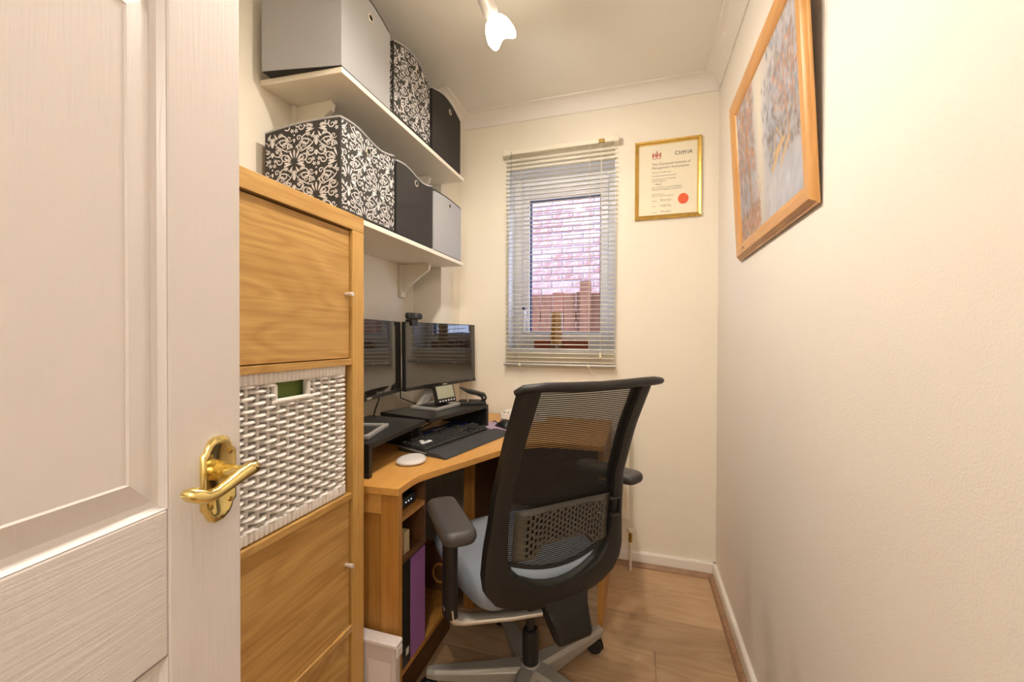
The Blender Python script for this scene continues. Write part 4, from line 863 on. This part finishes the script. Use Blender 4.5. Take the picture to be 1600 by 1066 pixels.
# perforated lumbar pad
def padlow(u):
    a = abs(u); return .555 if a > .10 else (.590 if a < .07 else lerp(.590, .555, (a-.07)/.03))
mb = MB(); cols = 21; us = [-.158]; k = -.128
pitch = .256/cols
for c in range(cols): us += [-.128+c*pitch+pitch*.26, -.128+c*pitch+pitch*.74]
us += [.158]; nz = 44; V_ = {}; vl = []; fl_ = []
def vid(i, j):
    if (i, j) not in V_:
        u = us[i]; lo = padlow(u); hi = .700-.25*u*u; z = lerp(lo, hi, j/nz); V_[(i, j)] = len(vl); edge = min(1, (.158-abs(u))/.03, j/3, (nz-j)/3); vl.append(BK(u, z, .006-.012*edge))
    return V_[(i, j)]
for i in range(len(us)-1):
    for j in range(nz):
        hole = (i % 2 == 1) and 4 <= j < nz-4 and ((j+(0 if (i//2) % 2 else 3)) % 6) < 4
        if not hole: fl_.append((vid(i, j), vid(i+1, j), vid(i+1, j+1), vid(i, j+1)))
obj('lumbar_pad', MB().add(vl, fl_), 'lumbar', CH, smooth=True, solid=.004, auto=60, label='grey slotted lumbar support')
obj('lumbar_backing', MB().grid([[BK(lerp(-.150, .150, k/20), lerp(padlow(lerp(-.150, .150, k/20))+.006, .692, j/6), .012) for k in range(21)] for j in range(7)]), 'mesh', CH, smooth=True, clean=False)
obj('lumbar_clip', MB().box(.160, .200, Fz(.65)+.005, Fz(.65)+.020, .672, .678).box(.196, .201, Fz(.65)+.005, Fz(.65)+.02, .625, .676).box(.165, .200, Fz(.65)+.005, Fz(.65)+.02, .622, .628), 'chairl', CH, bevel=.001)
# spine going down and forward under the seat
sp_ = [(-.168, .450), (-.174, .437), (-.180, .424), (-.186, .411), (-.192, .398), (-.199, .385), (-.206, .370), (-.222, .325), (-.212, .305), (-.185, .302), (-.10, .358), (-.02, .398), (-.02, .425), (-.12, .440)]
hw_ = lambda a, z: .056+(.055*max(0, (z-.37)/.08)**1.6 if a < -.15 else 0)
n = len(sp_); cu_ = lambda z: .025-.02*max(0, (z-.375)/.075)
obj('spine', MB().add([(cu_(c)-hw_(a, c), a, c) for a, c in sp_]+[(cu_(c)+hw_(a, c), a, c) for a, c in sp_], [tuple(range(n-1, -1, -1)), tuple(range(n, 2*n))]+[(k, (k+1) % n, n+(k+1) % n, n+k) for k in range(n)]), 'chair', CH, bevel=.012, seg=3)
obj('spine_inset', MB().box(-.037, -.034, -.14, -.09, .375, .415), 'silver', CH, bevel=.002)
obj('seat_mechanism', MB().box(-.085, .085, -.14, .13, .375, .415), 'chair', CH, bevel=.008)
# seat: black pan and upholstered cushion
def srow(F, hw, zt, zb2):
    p = []
    for k in range(20):
        a = 2*math.pi*k/20; cx = math.copysign(abs(math.cos(a))**.45, math.cos(a))*hw; s_ = math.sin(a); cz = math.copysign(abs(s_)**.6, s_)
        crown = .012*(1-(cx/hw)**2); p.append((cx, F, (zt+zb2)/2+cz*(zt-zb2)/2+(crown if cz > 0 else 0)))
    return p
sec = [(-.152, .165, .452, .430), (-.146, .205, .470, .408), (-.12, .228, .480, .394), (-.05, .243, .482, .387), (.05, .250, .480, .385), (.16, .250, .482, .390), (.25, .247, .478, .395), (.295, .232, .462, .400), (.316, .20, .440, .412)]
v = []; 
for q in sec: v += srow(*q)
f = [(i*20+k, i*20+(k+1) % 20, (i+1)*20+(k+1) % 20, (i+1)*20+k) for i in range(len(sec)-1) for k in range(20)]+[tuple(range(19, -1, -1)), tuple(range((len(sec)-1)*20, len(sec)*20))]
obj('seat_cushion', MB().add(v, f), 'seat', CH, smooth=True, subsurf=1, auto=70, label='blue grey upholstered seat')
obj('seat_pan', MB().prism(rrect(-.21, .21, -.06, .27, .06), .376, .392, XYZ), 'chair', CH, bevel=.006)
for s in (-1, 1):
    wS_ = s if s < 0 else .93
    pf = -.055 if s < 0 else -.03                                   # post centre
    ar = obj('arm_post', MB().prism(rrect(wS_*.288-.017, wS_*.288+.017, pf-.029, pf+.029, .014), .385, .655, XYZ), 'chair', CH, smooth=True)
    pcx, pcy, prot = (-.305, -.103, R(-5)) if s < 0 else (.330, .02, R(17))
    pad = []
    for z, g_ in ((.653, .012), (.658, .004), (.668, 0), (.680, .0015), (.687, .007), (.689, .016)): pad += [(pcx+a*math.cos(prot)-c*math.sin(prot), pcy+a*math.sin(prot)+c*math.cos(prot), z) for a, c in rrect(-.044+g_, .044-g_, -.125+g_, .125-g_, .028-g_*.5, 5)]
    k6 = len(pad)//6
    obj('armrest_pad', MB().add(pad, [(i*k6+k, i*k6+(k+1) % k6, (i+1)*k6+(k+1) % k6, (i+1)*k6+k) for i in range(5) for k in range(k6)]+[tuple(range(5*k6, 6*k6)), tuple(range(k6-1, -1, -1))]), 'chairl', CH, smooth=True, auto=60)
    path = [(wS_*.290, pf, .412), (wS_*.288, pf, .388), (wS_*.276, pf, .371), (wS_*.250, pf-.004, .361), (s*.20, pf-.02, .360), (s*.12, pf-.05, .362), (s*.04, pf-.075, .366)]
    obj('arm_bracket', MB().tube(path, [.030, .030, .030, .030, .029, .028, .028], 12, ry=[.017, .016, .014, .013, .012, .012, .012]), 'silver', CH, smooth=True, auto=80)
obj('gas_sleeve', MB().lathe([(.024, .085), (.026, .09), (.026, .205), (.024, .215), (.020, .218)], (0, 0, 0), n=24), 'black', CH, smooth=True); obj('gas_piston', MB().cyl((0, 0, .215), (0, 0, .38), .0135), 'black', CH, smooth=True)
bs_ = obj('base', MB().lathe([(.030, .055), (.044, .06), (.044, .088), (.036, .106), (.028, .112)], (0, 0, 0), n=30), 'alu', CH, smooth=True)
cast = None
for k in range(5):
    a = R(53+72*k-44); d = Vector((math.cos(a), math.sin(a), 0)); q = Vector((-d.y, d.x, 0)); v = []
    for r_, w_, zt, zb2 in ((.03, .034, .110, .052), (.10, .030, .104, .054), (.20, .025, .096, .058), (.305, .020, .090, .062), (.333, .014, .086, .064)):
        c = d*r_; v += [c-q*w_+Vector((0, 0, zb2)), c-q*w_+Vector((0, 0, zt-.010)), c-q*w_*.62+Vector((0, 0, zt)), c+q*w_*.62+Vector((0, 0, zt)), c+q*w_+Vector((0, 0, zt-.010)), c+q*w_+Vector((0, 0, zb2))]
    obj('base_arm', MB().add(v, [(i*6+j, i*6+(j+1) % 6, (i+1)*6+(j+1) % 6, (i+1)*6+j) for i in range(4) for j in range(6)]+[tuple(range(5, -1, -1)), tuple(range(24, 30))]), 'alu', bs_, bevel=.003)
    cz = obj('caster', MB().cyl(d*.318+Vector((0, 0, .046)), d*.318+Vector((0, 0, .066)), .011).add(*(lambda m_: (m_.v, m_.f))(MB().tube([d*.318+q*.004*s_+Vector((0, 0, .042)) for s_ in (-1, 1)], .012, 10))), 'black', CH, smooth=True)
    sw = R([150, 40, 200, 300, 80][k]); wd = Vector((math.cos(sw), math.sin(sw), 0)); wa = Vector((-wd.y, wd.x, 0)); wc_ = d*.318+wd*.014+Vector((0, 0, .027))
    for s_ in (-1, 1): obj('wheel', MB().lathe([(.010, .004), (.024, .0045), (.0265, .008), (.0265, .019), (.023, .023), (.010, .0225)], wc_, wa*s_, 20), 'black', cz, smooth=True, auto=50)
    obj('hood', MB().add(*(lambda P_: ([p for r0 in P_ for p in r0], [(i*2, i*2+1, i*2+3, i*2+2) for i in range(len(P_)-1)]))([[wc_+(wd*math.cos(R(g_))+Vector((0, 0, math.sin(R(g_)))))*.030+wa*s_*.016 for s_ in (-1, 1)] for g_ in range(20, 201, 15)])), 'chair', cz, smooth=True, solid=.002)

# ---------------------------------------------------------------- ceiling spotlight bar
t = thing('ceiling_spotlight', 'satin nickel ceiling spotlight bar with a lit glass shade', 'light', (-.45, .95, 2.40))
obj('ceiling_plate', MB().lathe([(.045, 0), (.045, -.018), (.03, -.024)], (-.45, .95, 2.40), n=24), 'nickel', t, smooth=True)
obj('bar', MB().tube([(-.520, 1.235, 2.365), (-.45, .95, 2.37), (-.46, .60, 2.365)], .008, 10), 'nickel', t, smooth=True); obj('stem', MB().cyl((-.45, .95, 2.36), (-.45, .95, 2.385), .008), 'nickel', t)
for i, (hx_, hy_) in enumerate(HEADS):
    topc = Vector(((-.520, 1.235, 2.345), (-.45, .95, 2.36), (-.46, .60, 2.355))[i]); bulb = Vector((hx_, hy_, 2.185))
    ax = (bulb-topc); L_ = ax.length; ax.normalize(); neck = topc+ax*(L_*.25)
    hd = obj('lamp_holder', MB().lathe([(.012, 0), (.024, .006), (.026, .05), (.022, .062), (.019, .070)], topc+ax*(L_-.112), ax, 20).cyl(topc, topc+ax*(L_-.10), .006), 'nickel', t, smooth=True)
    pr = [(.018, -.040), (.032, -.034), (.042, -.018), (.048, .002), (.052, .022)]
    v = []; n_ = 28
    for r_, h_ in pr:
        for k in range(n_): a = 2*math.pi*k/n_; o1 = ax.orthogonal().normalized(); o2 = ax.cross(o1); rr2 = r_*(1+.05*math.cos(4*a)*(h_+.06)/.08); hh = h_+.012*math.cos(4*a)*max(0, (h_+.03)/.06); v.append(bulb+ax*hh+(o1*math.cos(a)+o2*math.sin(a))*rr2)
    obj('glass_shade', MB().add(v, [(j*n_+k, j*n_+(k+1) % n_, (j+1)*n_+(k+1) % n_, (j+1)*n_+k) for j in range(len(pr)-1) for k in range(n_)]), 'lampglass', hd, smooth=True, label='lit frosted glass shade')
    obj('bulb', MB().lathe([(.006, -.055), (.010, -.045), (.014, -.03), (.016, -.018), (.012, -.008), (.004, -.003)], bulb, ax, 14), 'filament', hd, smooth=True)
t = thing('added_hall_lamp', 'added round white lamp fixture for the unseen hall fill light', 'light', (.25, -1.15, 2.4)); obj('rose', MB().lathe([(.10, 0), (.10, -.02), (.09, -.03)], (.25, -1.15, 2.4), n=24), 'white', t)  # unseen fixture, added to go with the hall fill light

bpy.context.view_layer.update()
